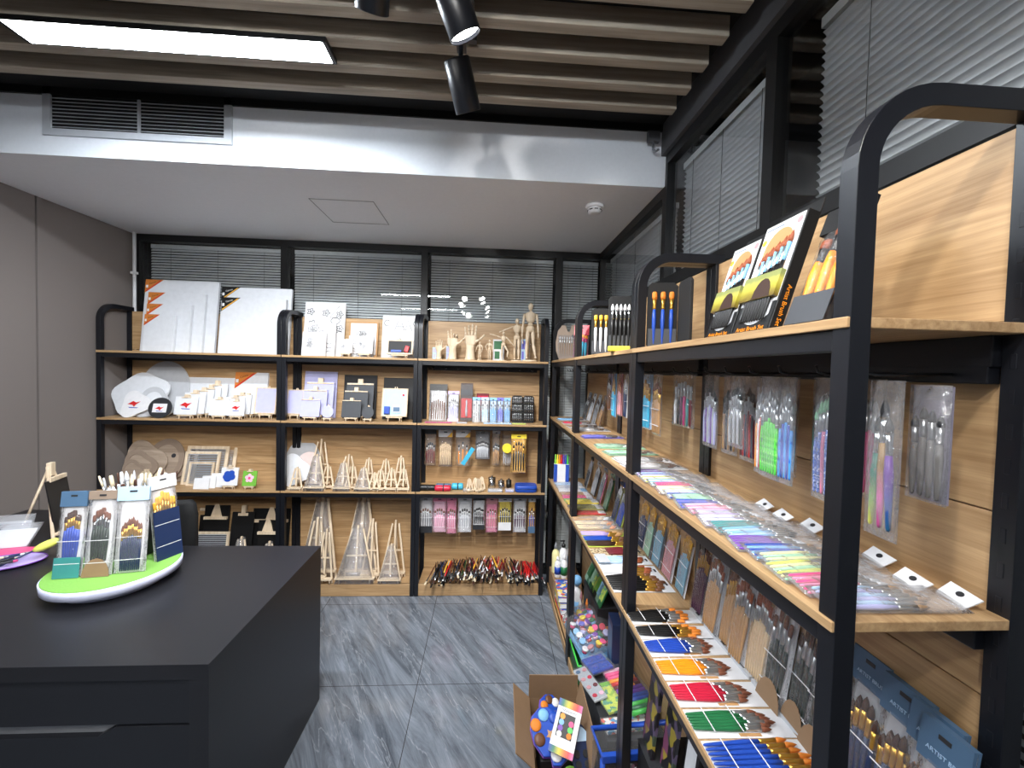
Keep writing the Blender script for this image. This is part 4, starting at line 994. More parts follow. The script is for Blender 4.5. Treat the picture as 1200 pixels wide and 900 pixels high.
# goods lying on the third shelf
def roller(label, loc, L, r, mt, rz=0):
    o = thing('rolled_pouch', label, 'pouch', loc, (0, 0, R(rz)))
    T = Matrix.Translation((-L / 2, 0, r)) @ Matrix.Rotation(PI / 2, 4, 'Y')
    obj('roll', MB().lathe([(r * .6, 0), (r * .95, .004), (r, .012), (r, L - .012), (r * .95, L - .004), (r * .6, L)], 16, (0, 0, 0), 0, 1, 1, True, T), mt, o)
    obj('elastic_band', MB().lathe([(r * 1.03, L * .5), (r * 1.03, L * .5 + .008)], 16, (0, 0, 0), 0, 1, 1, True, T), 'charcoal', o)
roller('black rolled pouch at the post end of the third shelf', (-0.417, 3.01, Z3), .12, .022, 'black')
roller('red rolled pouch lying next to the black one', (-0.304, 3.0, Z3), .115, .022, 'crimson')
roller('sky blue rolled pouch behind the red one', (-0.202, 3.045, Z3), .085, .024, 'cyan')
roller('grey rolled pouch behind the black and red ones', (-0.306, 3.06, Z3), .11, .02, 'steel_blue')
o = thing('pencil_case', 'royal blue soft zip case lying beside the end post', 'case', (0.302, 3.02, Z3))
obj('case_body', MB().rings([[(.082 * sx_ * math.copysign(abs(math.cos(a)) ** .4, math.cos(a)), .05 * sx_ * math.copysign(abs(math.sin(a)) ** .4, math.sin(a)), z) for a in [2 * PI * k / 24 for k in range(24)]] for sx_, z in ((.93, 0), (1, .008), (1, .038), (.93, .05))]), 'royal', o)
obj('zip_line', MB().tube([(-.07, -.048, .026), (0, -.0515, .026), (.07, -.048, .026)], .002, 5), 'navy', o)
for k, (x, y, r, h, mt) in enumerate(((0.052, 3.09, .028, .075, 'chrome'), (0.121, 3.06, .024, .06, 'chrome'), (0.181, 3.11, .02, .05, 'black'))):
    o = thing('dipper_cup', ('larger steel dipper cup on the third shelf', 'smaller steel dipper cup next to the larger one', 'small black cup behind the blue zip case')[k], 'cup', (x, y, Z3))
    obj('cup_wall', MB().lathe([(r * .8, 0), (r, .004), (r, h), (r * .93, h), (r * .92, .006)], 18), mt, o); obj('lid_knob', MB().lathe([(r * 1.05, h), (r * 1.05, h + .006), (r * .3, h + .01), (r * .3, h + .02)], 16), mt, o)
for k, (x, y, rz) in enumerate(((-0.11, 3.0, 20), (-0.074, 3.02, -15), (-0.042, 3.0, 40), (-0.024, 3.05, 5))):
    tripod(('tiny wooden easel lying in the pile by the cups, outermost', 'tiny wooden easel in the pile by the cups, second', 'tiny wooden easel in the pile by the cups, turned sideways', 'tiny wooden easel in the pile by the cups, rear')[k], (x, y, Z3), .085, .05, False, 1, rz, 'pine_z', 'tiny easels by the cups', True)
for k, (x, ln, mt, lab) in enumerate(((-0.129, .05, 'card_brown', 'small brown packet beside the tiny easels'), (0.075, .10, 'light_grey', 'crumpled clear packet in front of the steel cups'), (0.181, .06, 'lavender', 'small lavender packet beside the blue zip case'))):
    o = thing('flat_pack', lab, 'packet', (x, 2.998, Z3)); obj('insert_card', MB().box(-ln / 2, ln / 2, -.018, .018, .001, .012), mt, o, .002); obj('clear_sleeve', MB().box(-ln / 2 - .004, ln / 2 + .004, -.021, .021, .0005, .022), 'milky_bag', o, .006)
# lower hanging row
HL = [('white brush card at the post end of the lower hanging row, dark base', -0.437, .105, .265, 'paper', 'grey', 'brown', 5, ('light_grey', .025), ('charcoal', .05)),
      ('pink brush card, wider of the two pink ones side by side', -0.333, .10, .265, 'pale_pink', 'pale_pink', 'bristle', 5, ('pink', .03), None),
      ('pink brush card, narrower of the two pink ones side by side', -0.244, .075, .275, 'pink', 'pale_pink', 'bristle', 4, ('pink', .03), None),
      ('white card with five slim silver brushes in the lower hanging row', -0.146, .105, .265, 'paper', 'light_grey', 'charcoal', 5, ('light_grey', .03), None),
      ('white card with black handled brushes and a dark foot', -0.04, .09, .24, 'paper', 'black', 'black', 6, ('charcoal', .02), ('charcoal', .035)),
      ('pink card with dark brown brushes, alone right of the white cards', 0.056, .09, .265, 'pink', 'dusty_pink', 'bristle', 4, ('dusty_pink', .05), None),
      ('yellow and white card with blue black brushes and a red edge', 0.155, .10, .245, 'yellow', 'navy', 'black', 5, ('paper', .03), ('paper', .06)),
      ('white card with a bundle of black brushes tied together', 0.268, .10, .265, 'paper', 'plum', 'black', 5, ('light_grey', .025), None),
      ('narrow yellow and blue card beside the end post of the lower row', 0.359, .055, .265, 'amber', 'blue', 'brown', 3, ('paper', .03), ('steel_blue', .05))]
for lab, x, w, h, cd, hm, hr, n, hd, ft_ in HL:
    hang_back(lab, x, .695, 3.08, w, h, n=n, handle=hm, ferrule='silver', hair=hr, tip='flat', card=cd, head=hd, foot=ft_, Lr=.55, bz=.14, band='paper', group='carded brush sets on the lower hooks')
# heap of loose brushes in the base tray
HP = (('red', 'red'), ('maroon', 'dark red'), ('black', 'black'), ('brown', 'brown'), ('amber', 'yellow'), ('navy', 'dark blue'), ('white', 'white'), ('green', 'green'), ('tan', 'bare wood'))
rnd = random.Random(5); pool = [0, 1, 1, 2, 2, 2, 3, 3, 4, 5, 6, 7, 8]
for k in range(141):
    x = -.37 + .76 * (k % 47) / 46 + rnd.uniform(-.008, .008); q = pool[rnd.randrange(len(pool))] if x < .28 else (0 if rnd.random() < .7 else 1)
    if x < -.28: q = rnd.choice((2, 3, 2, 5))
    L = rnd.choice((.20, .22, .24)); lay = k // 47
    hgt = .085 * (1 - ((x + .0) / .5) ** 2) * (.45 + .35 * lay)
    z = ZB + .012 + max(.008, hgt) * rnd.uniform(.7, 1.1); a = rnd.uniform(-20, 20)
    o = thing('loose_brush', 'loose %s handled paint brush in the heap at the bottom of the narrow unit' % HP[q][1], 'brush', (x + .016, 3.195 - .04 * lay, z + .035), (R(101 + rnd.uniform(0, 8)), 0, R(a)), 'loose %s handled brushes in the bottom heap' % HP[q][1])
    brush(o, L, .0052, HP[q][0], rnd.choice(('silver', 'silver', 'white', 'black', 'charcoal')), rnd.choice(('sable', 'cream', 'charcoal', 'black', 'black')), 'flat', (0, 0, 0), (0, 0, 0), 1, False, 'brush_shaft')

# ------------------------------------------------------------------ near unit by the side glass
S1, S2, S3 = 1.735, 1.315, .845
def gift_box(label, loc, w, h, lean, rz=0):
    """tall window box: black ends, white printed front with an arched window showing the brushes, picture band, lower oval window"""
    o = thing('brush_gift_box', label, 'brush set box', loc, LEANR(lean, rz), 'boxed artist brush sets')
    t = .024
    obj('carton', MB().box(-w / 2, w / 2, 0, t, 0, h).box(-w / 2, w / 2, t - .003, t, h, h + .028), 'black', o, .001)
    obj('front_print', MB().box(-w * .47, w * .47, -.0008, -.0001, h * .25, h * .985), 'paper', o)
    arch = [(-w * .33, h * .50), (w * .36, h * .50)] + [(w * .015 + w * .345 * math.cos(PI * a / 10), h * .74 + h * .18 * math.sin(PI * a / 10)) for a in range(11)]
    obj('window_recess', MB().prism(arch, -.0014, -.0009), 'tan', o)
    low = [(-w * .38, h * .25), (-w * .38, h * .14)] + [(-w * .38 + w * .76 * (k / 8), h * .14 - h * .07 * math.sin(PI * k / 8)) for k in range(1, 8)] + [(w * .38, h * .14), (w * .38, h * .25)]
    obj('window_recess', MB().prism(low, -.0014, -.0009), 'light_grey', o)
    obj('black_band', MB().box(-w * .47, w * .47, -.0008, -.0001, 0, h * .25), 'black', o)
    p = obj('picture_band', MB().box(-w * .465, w * .465, -.0098, -.0001, h * .28, h * .50), 'landscape', o)
    obj('picture_hill', MB().prism([(-w * .12, h * .285), (w * .36, h * .285)] + [(w * .12 + w * .22 * math.cos(PI * a / 8), h * .30 + h * .15 * math.sin(PI * a / 8)) for a in range(9)], -.0104, -.0098), 'dark_brown', p)
    for k in range(10):
        u = (k + .5) / 10 - .5
        L = h * (.60 + .13 * (k / 9) + .02 * (k % 2))
        brush(o, round(L, 3), .0034, 'black', 'sky' if k % 2 else 'silver', 'rust', 'round', (u * w * .66 + .002, -.0048, h * .09), (0, R(2), 0), 1)
    tt = h * .060
    text('Artist Brush Set', w * .115, 'orange', o, (0, -.0016, h * .035), FRONT)
    text('Artist Brush Set', .012, 'orange', o, (w / 2 + .0006, t * .52, h * .22), Matrix(((0., 0., 1.), (0., 1., 0.), (-1., 0., 0.))).to_euler(), 'side_lettering')
    # gold script flourish on the black top flap and the two round seals
    sc = [(-w * .36 + w * .7 * k / 40, t - .0036, h + .011 + .0045 * math.sin(k * 1.25) * (1 if k % 7 else 1.6)) for k in range(41)]
    obj('script_flourish', MB().tube(sc, .0007, 4), 'gold', o)
    obj('seal', MB().lathe([(.007, 0), (.007, .0006)], 16, (0, 0, 0), 0, 1, 1, True, Matrix.Translation((w * .38, -.0009, h * .93)) @ Matrix.Rotation(PI / 2, 4, 'X')), 'dusty_pink', o)
    obj('seal', MB().lathe([(.007, 0), (.007, .0006)], 6, (0, 0, 0), 0, 1, 1, True, Matrix.Translation((-w * .40, -.0009, h * .84)) @ Matrix.Rotation(PI / 2, 4, 'X')), 'amber', o)
    obj('blue_line', MB().box(-w * .44, w * .0, -.0012, -.0008, h * .945, h * .955), 'steel_blue', o)
    return o
gift_box('boxed artist brush set with an arched window, farther from the near post', (.502, .885, S1), .098, .215, 17)
gift_box('boxed artist brush set with an arched window, nearer to the near post', (.502, .775, S1), .112, .232, 17)
pack('clear pack of orange handled brushes with a dark grey label behind the near post', (.503, .628, S1), LEANR(19), .085, .20, 3, 'orange', 'black', 'rust', 'flat', 'charcoal', ('black', .04), ('dark_grey', .05), None, .0078, .68, .14, 2)

# shingled clear packets on the long middle shelf: colour, colour words
FL = [(('purple', 'lavender'), 'purple'), (('pale_blue', 'violet_blue'), 'violet blue'), (('white', 'lemon'), 'white and yellow'), (('sky', 'paper'), 'sky blue'), (('hot_pink', 'hot_pink'), 'hot pink'), (('pale_yellow', 'white'), 'cream'),
      (('pale_blue', 'white', 'royal'), 'pale blue and white'), (('mint', 'mint'), 'mint green'), (('royal', 'violet_blue'), 'blue violet'), (('pale_pink', 'pink'), 'light pink'), (('lilac', 'light_grey'), 'lilac and grey'), (('white', 'lavender'), 'white and lavender'),
      (('teal', 'teal'), 'teal'), (('sky', 'pale_blue'), 'light sky blue'), (('purple', 'purple'), 'bright violet'), (('royal', 'sky'), 'blue'), (('pale_yellow', 'mint'), 'pale yellow'), (('lemon', 'pale_yellow', 'mint'), 'lemon'), (('hot_pink', 'pink'), 'rose pink'), (('pale_blue', 'lavender'), 'periwinkle')]
for k, (mx_, wd_) in enumerate(FL):
    y = 1.335 - .0398 * k
    pack('packet of %s handled brushes, %s in the row from the middle post' % (wd_, NTH[k]), (.494 + .008 * math.sin(k * 2.1), y, S2 + .0075), FLATR(9, random.uniform(-6, 6)), .062, .20 + .012 * math.sin(k * 1.7), 6, mx_[0], 'silver', ('grey', 'charcoal', 'light_grey', 'card_brown')[k % 4], 'round', None, None, None, None, .0036, .78, .03, 2,
         'crinkle_bag', 'brush_packet', 'brush packet', 'clear brush packets shingled along the middle shelf', 0, k in (8, 10, 12, 16, 18, 19), True, 0, mx_, .013)
# third shelf: white cards lying in a row
CD = [('white card of black brushes with fanned orange tips, next to the middle post', 1.31, .076, 5, 'black', 'silver', 'orange_tip', 7, 'flat'), ('white card of short black brushes with gold ferrules', 1.236, .070, 5, 'black', 'gold', 'orange_tip', 4, 'flat'),
      ('white card of dark blue brushes bound with white bands', 1.162, .078, 6, 'blue', 'silver', 'bristle', 5, 'round'), ('white card of orange handled brushes bound with white bands', 1.077, .086, 6, 'orange', 'silver', 'bristle', 2, 'round'),
      ('white card of crimson red brushes bound with white bands', .989, .084, 6, 'crimson', 'silver', 'bristle', 3, 'round'), ('white card of green brushes bound with white bands', .903, .082, 6, 'green', 'silver', 'bristle', 2, 'round'),
      ('widest white card of royal blue brushes with long gold ferrules', .793, .132, 10, 'royal', 'gold', 'orange_tip', 3, 'round')]
for k, (lab, y, w, n, hm, fm, tm, fan, tip) in enumerate(CD):
    o = pack(lab, (.484, y, S3 + .006), FLATR(0, random.uniform(-1.5, 1.5)), w, .250, n, hm, fm, tm, tip, 'paper', ('light_grey', .022), None, 'paper', min(.0050, w * .36 / n), .80 if n < 10 else .90, .0, 2, None, 'brush_card', 'brush card', 'white brush cards lying along the shelf', fan, False, True, 0, None, .012, sp=.56 if n < 10 else .82)
    obj('price_tag', MB().box(w * .34, w * .44, .0032, .0038, .10, .15), 'tan', o)
# third shelf: sets leaning on the back boards
WB = 'carded brush sets leaning on the back boards'
LA = [('dark set of plum brushes leaning behind the white cards at the middle post', 1.335, .085, 'plum', 'gold', 'bristle', 'charcoal', None, 6), ('leaning set of bare wood brushes, farthest of four', 1.245, .105, 'tan', 'silver', 'rust', 'light_grey', None, 7),
      ('leaning set of bare wood brushes, second of four from far', 1.165, .085, 'tan', 'gold', 'bristle', 'paper', None, 6), ('leaning set of bare wood brushes, third of four from far', 1.105, .085, 'tan', 'silver', 'rust', 'paper', None, 6), ('leaning set of bare wood brushes, nearest of four', 1.035, .105, 'pale_wood', 'silver', 'rust', 'light_grey', None, 8),
      ('leaning set of dark green brushes with brown foot, farthest of three', .955, .085, 'dark_green', 'silver', 'bristle', 'paper', 'card_brown', 4), ('leaning set of dark green brushes with brown foot, middle one', .885, .075, 'dark_green', 'silver', 'sable', 'paper', 'card_brown', 4), ('leaning set of dark green brushes with brown foot, beside the near post', .815, .085, 'dark_green', 'silver', 'bristle', 'paper', 'card_brown', 4)]
for k, (lab, y, w, hm, fm, tm, cd, ft_, n) in enumerate(LA):
    pack(lab, (.722 - .008 * (k % 2), y, S3 + .001), LEANR(8, random.uniform(-4, 4)), w, .27, n, hm, fm, tm, 'flat', cd, None, (ft_, .06) if ft_ else None, 'paper' if ft_ else None, min(.0046, w * .33 / n), .84, .03, 2, 'clear_bag', 'brush_set', 'brush set', WB, 2, False, False, 1, sp=.64)
for k, (y, x) in enumerate(((.735, .722), (.655, .708), (.60, .698), (.57, .68))):
    o = pack(('blue grey card of navy brushes leaning right beside the near post', 'blue grey lettered card with six navy brushes leaning beyond the near post', 'blue grey card with gold brushes leaning near the shelf end', 'blue grey card leaning outermost at the shelf end')[k],
             (x, y, S3 + .001), LEANR(7, -2), (.08, .085, .08, .075)[k], .275, (5, 6, 5, 5)[k], 'navy', 'gold', 'sable', 'round', 'light_grey', ('steel_blue', .062), ('dusty_blue', .03), 'paper', .0056, .68, .03, 2, 'clear_bag', 'brush_set', 'brush set', 'blue grey brush cards at the shelf end')
    text('ARTIST BRUSH', .0095, 'pale_blue', o, (.008, -.0078, .235), FRONT)
# hanging sets on the hooks (y along the rail)
HK = [('clear hanging pack of violet and silver brushes, farthest on the near rail', 1.145, .64, .075, .205, ('lavender', 'purple', 'light_grey'), 5, 'silver', 'charcoal', None), ('hanging pack of bare wood and black brushes', 1.065, .65, .055, .21, ('tan', 'black'), 3, 'black', 'charcoal', None),
      ('hanging pack of dark red and blue handled brushes', 1.0, .66, .06, .215, ('maroon', 'red', 'navy'), 5, 'silver', 'sable', None), ('hanging pack of clear acrylic handled brushes', .975, .61, .055, .175, ('light_grey', 'silver'), 4, 'silver', 'charcoal', None), ('hanging pack of pink lilac and yellow handled brushes', .925, .66, .05, .20, ('pink', 'lilac', 'pale_yellow'), 4, 'silver', 'grey', None),
      ('hanging pack of twisted orange and white handled tools', .880, .61, .034, .215, ('orange', 'white', 'red'), 3, 'silver', 'silver', None), ('hanging pack of bright green twisted handled tools', .838, .60, .056, .215, ('swirl_green', 'swirl_green'), 5, 'silver', 'silver', None), ('hanging pack of deep blue twisted handled tools', .790, .60, .034, .215, ('swirl_blue', 'blue'), 3, 'silver', 'silver', None),
      ('hanging pack of turquoise handled brushes', .790, .68, .05, .185, ('turquoise',), 4, 'charcoal', 'charcoal', None), ('hanging pack of glittery blue and pink handled brushes beside the near post', .715, .62, .055, .225, ('glitter_blue', 'glitter_blue', 'pink'), 4, 'silver', 'mint', None)]
for k, (lab, y, x, w, h, mx_, n, fm, tm, cd) in enumerate(HK):
    w *= 1.25; n += 2
    pack(lab, (x, y, 1.652 - h), LEANR(0, random.uniform(-8, 8)), w, h, n, mx_[0], fm, tm, 'round', cd, None, None, None, min(.0042, w * .38 / n), .80, .05, 2, 'crinkle_bag', 'hanging_brush_pack', 'brush set', 'clear brush packs hanging on the near rail', 0, False, False, 0, mx_, .016)
for k, (lab, y, x, w, h, mx_, n, cd) in enumerate((('hanging pack of pale violet brushes behind the farthest violet pack', 1.10, .70, .07, .19, ('lavender', 'pale_blue'), 5, None), ('hanging pack of silver handled dotting tools behind the acrylic handles', .955, .70, .06, .19, ('light_grey', 'lilac'), 5, None),
        ('hanging pack of red and blue twisted tools beside the bright green ones', .862, .66, .04, .215, ('red', 'sky', 'orange'), 4, None), ('hanging pack of dark blue and yellow tools behind the deep blue twisted ones', .765, .66, .045, .20, ('navy', 'amber', 'blue'), 4, None), ('hanging pack of pink handled tools touching the near post', .690, .68, .045, .215, ('pink', 'magenta'), 4, None))):
    w *= 1.2; n += 1
    pack(lab, (x, y, 1.652 - h), LEANR(0, random.uniform(-8, 8)), w, h, n, mx_[0], 'silver', 'silver', 'round', cd, None, None, None, min(.0042, w * .38 / n), .80, .05, 2, 'clear_bag', 'hanging_brush_pack', 'brush set', 'clear brush packs hanging on the near rail', 0, False, False, 0, mx_, .016)
pack('hanging pack of three tapered rainbow handled brushes, right of the near post', (.618, .604, 1.405), LEANR(0, -4), .06, .245, 3, 'ombre_green', 'chrome', 'charcoal', 'round', None, None, None, None, .0054, .80, .06, 2, 'crinkle_bag', 'hanging_brush_pack', 'brush set', None, -4, False, False, 0, ('ombre_green', 'ombre_pink', 'ombre_purple'), .018)
pack('hanging pack of grey handled brushes on a violet grey card, nearest on the rail', (.66, .578, 1.47), LEANR(0, -3), .062, .175, 4, 'grey_pack', 'silver', 'charcoal', 'round', 'mauve_grey', None, None, None, .0045, .78, .04, 2, 'crinkle_bag', 'hanging_brush_pack', 'brush set', None, 0, False, False, 0, None, .016)

# ------------------------------------------------------------------ middle and far units by the side glass
HKB = [('hanging set of light blue brushes, right of the middle post', 1.585, .62, .095, .215, 'cyan', 7, 'gold', 'tan', 'pale_blue'), ('slim hanging set of magenta brushes beside the light blue one', 1.515, .64, .04, .20, 'magenta', 3, 'silver', 'tan', None), ('hanging set of bare wood brushes with gold ferrules', 1.425, .60, .09, .215, 'tan', 6, 'gold', 'bristle', None),
       ('hanging set of white black purple and teal brushes below the open shelf', 1.27, .62, .13, .165, 'white', 6, 'silver', 'light_grey', None), ('hanging set of sky blue brushes, left of the middle post', 1.99, .62, .075, .215, 'cyan', 5, 'gold', 'tan', 'sky'), ('hanging set of brown pink brushes, left of the middle post', 1.90, .62, .06, .20, 'dusty_pink', 4, 'copper', 'rust', 'dusty_pink'),
       ('hanging set of navy and white brushes, just left of the middle post', 1.82, .62, .06, .20, 'navy', 4, 'silver', 'white', 'paper'), ('hanging set of brown handled brushes, farthest on the middle rail', 2.10, .63, .06, .19, 'brown', 4, 'silver', 'sable', 'lavender')]
for k, (lab, y, x, w, h, hm, n, fm, tm, cd) in enumerate(HKB):
    pack(lab, (x, y, 1.652 - h), LEANR(0, random.uniform(-8, 8)), w, h, n, hm, fm, tm, 'flat', cd, None, None, 'paper' if k in (0, 2, 4) else None, None, .84, .03, 1, 'clear_bag', 'hanging_brush_pack', 'brush set', 'clear brush packs hanging on the middle rail', 0, False, False, 0, ('white', 'black', 'plum', 'magenta', 'teal', 'maroon') if k == 3 else None)
# open brush cases standing on the top shelf
def brush_case(label, loc, w, h, n, hm, fm, tm, rz, tip='flat', low='dark_grey'):
    o = thing('brush_case', label, 'brush case', loc, (0, 0, R(rz)), 'open black brush cases on the top shelf')
    def panel(T): 
        q = .012
        return MB().prism([(-w / 2 + q, 0), (w / 2 - q, 0), (w / 2, q), (w / 2, h - q), (w / 2 - q, h), (-w / 2 + q, h), (-w / 2, h - q), (-w / 2, q)], 0, .010, 0, T)
    obj('case_back', panel(Matrix.Identity(4)), 'black_fabric', o, .002)
    obj('case_lid', panel(Matrix.Translation((w / 2, 0, 0)) @ Matrix.Rotation(R(-82), 4, 'Z') @ Matrix.Translation((w / 2, 0, 0))), 'black_fabric', o, .002)
    obj('pocket', MB().box(-w * .46, w * .46, -.008, 0, .004, h * .30), low, o, .001)
    for k in range(n): brush(o, round(h * .80, 3), min(.006, w * .38 / n), hm, fm, tm, tip, (((k + .5) / n - .5) * w * .84, -.005, .012), (0, 0, 0), 1)
    return o
brush_case('open black case of white handled brushes with gold ferrules', (.520, 1.90, S1), .085, .215, 3, 'white', 'gold', 'amber', -10)
brush_case('open black case of black brushes with white bristles', (.525, 1.63, S1), .095, .225, 5, 'black', 'chrome', 'white', -12, 'round')
brush_case('open black case of blue handled brushes with orange bristles by the middle post', (.565, 1.325, S1), .095, .215, 3, 'royal', 'gold', 'orange_tip', -12)
o = thing('sponge_block', 'yellow sponge lying at the foot of the black case of black brushes', 'sponge', (.505, 1.565, S1), (0, 0, R(-15)))
obj('sponge_body', MB().box(-.045, .045, -.02, .02, 0, .02), 'yellow', o, .004)
o = thing('palette_pack', 'grey palette shaped pack of clay tools on the far top shelf', 'tool set', (.545, 2.80, S1), LEAN(6, -8))
obj('palette_card', MB().prism([(x * .17, z * .245) for x, z in [(-.35, 0), (.35, 0), (.48, .25), (.5, .55), (.42, .85), (.25, 1), (.12, .98), (.05, .80), (-.03, .80), (-.1, .97), (-.25, .98), (-.42, .82), (-.5, .5), (-.48, .25)]], 0, .008), 'grey_wood', o, .002)
obj('thumb_hole', MB().lathe([(.012, -.001), (.012, .009)], 14, (0, 0, 0), 0, 1, 1, True, Matrix.Translation((.035, .008, .165)) @ Matrix.Rotation(PI / 2, 4, 'X')), 'charcoal', o)
for k in range(8): brush(o, .13, .0034, 'card_brown', 'silver', 'light_grey', 'round', (-.056 + .016 * k, -.004, .03), (0, 0, 0), 1, False, 'clay_tool')
obj('clear_blister', MB().box(-.07, .07, -.012, -.001, .01, .17), 'clear_box', o, .005)
pack('magenta and blue card of coloured pens on the far top shelf', (.545, 2.42, S1), LEAN(12, -20), .09, .20, 4, 'cyan', 'magenta', 'orange', 'flat', 'magenta', ('crimson', .06), None, None, .009, .7, .05, 1)
# goods lying on the middle shelf beyond the middle post
FB = [('flat white packet of brushes lying just beyond the middle post', 1.44, .10, 'white', 'paper', 5), ('flat white and brown packet, second beyond the middle post', 1.55, .09, 'white', 'paper', 4), ('flat pale green packet on the middle shelf beyond the middle post', 1.68, .09, 'mint', 'sage', 3), ('second flat pale green packet, toward the corner', 1.84, .09, 'sage', 'mint', 3), ('thin violet packet lying alone on the middle shelf', 2.10, .07, 'violet_blue', 'violet_blue', 4),
      ('flat white packet at the far double post', 2.36, .09, 'paper', 'paper', 4), ('flat brown and white packet on the far middle shelf', 2.50, .10, 'card_brown', 'paper', 4), ('flat red packet on the far middle shelf', 2.66, .09, 'crimson', 'paper', 4), ('flat blue and grey packet at the far end of the middle shelf', 2.85, .09, 'sky', 'light_grey', 4)]
for k, (lab, y, w, hm, cd, n) in enumerate(FB):
    pack(lab, (.495, y, S2 + .007), FLATR(0, random.uniform(-9, 9)), w, .22, n, hm, 'silver', 'sable', 'flat', cd, None, None, None, None, .85, .03, 1, 'clear_bag', 'brush_packet', 'brush packet', 'flat packets on the middle shelf beyond the middle post')
for k in range(4):
    pack('grey %s pack leaning on the far back board over flat packets, %s from the corner' % (('charcoal', 'pale', 'silver', 'brown')[k], NTH[k]), (.70, 2.95 - .13 * k, S2 + .001), LEANR(14), .075, .20, 4, ('charcoal', 'light_grey', 'grey', 'tan')[k], 'silver', 'sable', 'flat', ('grey', 'paper', 'light_grey', 'card_brown')[k], None, None, None, None, .8, .03, 1, 'clear_bag', 'brush_set', 'brush set', 'packs leaning on the far back board')
# third shelf of the middle unit
CB = [('bundle of bare canvas wrapped brushes lying by the far double post', 2.21, 'tan', 'pale_wood', 'paper', 'light_grey'), ('second canvas coloured bundle toward the middle post', 2.15, 'pale_wood', 'pale_wood', 'orange_tip', 'cream'), ('third canvas coloured bundle with an orange tipped brush', 2.09, 'pale_wood', 'silver', 'orange_tip', 'cream'),
      ('yellow card of purple brushes lying in the middle unit', 2.005, 'lilac', 'gold', 'tan', 'yellow_green'), ('yellow card of blue brushes lying in the middle unit', 1.945, 'royal', 'gold', 'brown', 'yellow_green'), ('yellow card of brown brushes lying in the middle unit', 1.885, 'dark_brown', 'gold', 'brown', 'yellow_green'),
      ('leopard patterned card of maroon brushes lying in the middle unit', 1.80, 'maroon', 'gold', 'orange_tip', 'leopard_print'), ('white card of pale blue brushes lying in the middle unit', 1.715, 'pale_blue', 'silver', 'rust', 'paper'), ('white card of white and gold brushes lying in the middle unit', 1.635, 'paper', 'gold', 'rust', 'paper'), ('white card of large black brushes lying at the middle post', 1.53, 'black', 'gold', 'brown', 'paper')]
for k, (lab, y, hm, fm, tm, cd) in enumerate(CB):
    w = .062 if k < 6 else (.085 if k < 9 else .13)
    pack(lab, (.482, y, S3 + .006 + .001 * (k % 2)), FLATR(0, random.uniform(-3, 3)), w, .235, 7 if k == 9 else 4, hm, fm, tm, 'flat', cd, None, ('light_grey', .05) if k == 7 else None, None, .0065 if k in (9, 6) else None, .9 if k != 6 else .6, .0 if k != 6 else .3, 1, None if k > 2 else 'milky_bag', 'brush_card', 'brush card', 'brush cards lying in the middle unit', 5 if k == 9 else 0)
LBM = [('leaning set of navy brushes beyond the middle post', 1.86, 'navy', 'paper'), ('leaning set of sage green brushes beyond the middle post', 1.775, 'sage', 'grey'), ('leaning set of dusty blue brushes, farther of two', 1.68, 'dusty_blue', 'grey'), ('leaning set of dusty pink brushes', 1.575, 'dusty_pink', 'paper'), ('leaning set of dusty blue brushes, nearer the middle post', 1.46, 'dusty_blue', 'paper')]
for k, (lab, y, hm, cd) in enumerate(LBM):
    pack(lab, (.722, y, S3 + .001), LEANR(9, random.uniform(-6, 6)), .09 if k != 3 else .11, .265, 6, hm, 'gold', 'amber', 'flat', cd, None, None, 'paper', None, .82, .03, 1, 'clear_bag', 'brush_set', 'brush set', WB)
for k, (lab, y, c1, c2) in enumerate((('leaning white pack at the middle unit back, behind the orange tipped bundle', 1.99, 'paper', 'light_grey'), ('leaning blue and yellow pack on the far back board', 2.12, 'yellow_green', 'blue'), ('second leaning blue and yellow pack on the far back board', 2.21, 'olive', 'navy'),
                               ('leaning green pack on the far back board', 2.38, 'green', 'sage'), ('leaning pink and grey pack on the far back board', 2.52, 'pink', 'grey'), ('leaning grey pack on the far back board', 2.66, 'charcoal', 'light_grey'), ('leaning grey pack at the corner end of the far board', 2.86, 'light_grey', 'charcoal'))):
    pack(lab, (.705, y, S3 + .001), LEANR(14, random.uniform(-6, 6)), .085, .23, 4, c2, 'silver', 'paper', 'flat', c1, (c2, .03), None, None, None, .8, .03, 1, 'clear_bag', 'brush_set', 'brush set', WB)
for k, (lab, y, c1, z) in enumerate((('flat red pack in the low stack at the far double post', 2.32, 'red', 0), ('flat olive pack on the red one at the far double post', 2.36, 'olive', .012), ('flat navy pack in the low stack at the far double post', 2.41, 'navy', .0), ('flat yellow pack beside the navy one in the far unit', 2.47, 'yellow', .012), ('flat bright green pack beside the yellow one in the far unit', 2.53, 'bright_green', .0),
                                  ('flat pink pack at the shelf front of the far unit', 2.60, 'hot_pink', .0), ('flat brown pack in the far unit', 2.67, 'tan', .0), ('flat white comic pack in the far unit', 2.75, 'paper', .0), ('flat pale grey comic pack in the far unit', 2.83, 'light_grey', .0), ('flat pale blue comic pack in the far unit', 2.91, 'pale_blue', .0))):
    o = thing('flat_pack', lab, 'packet', (.60, y, S3 + .001 + z), (0, 0, R(random.uniform(-6, 6))), 'flat packs stacked in the far unit')
    obj('insert_card', MB().box(-.10, .09, -.034, .034, 0, .009), c1, o, .001); obj('header', MB().box(.05, .088, -.032, .032, .009, .0102), 'paper' if c1 != 'paper' else 'sky', o); obj('clear_sleeve', MB().box(-.102, .095, -.036, .036, -.0002, .0118), 'clear_bag', o, .002)
o = thing('marker_box', 'colourful upright marker box in the corner of the far unit', 'marker set', (.56, 3.00, S3), (0, 0, R(-8)))
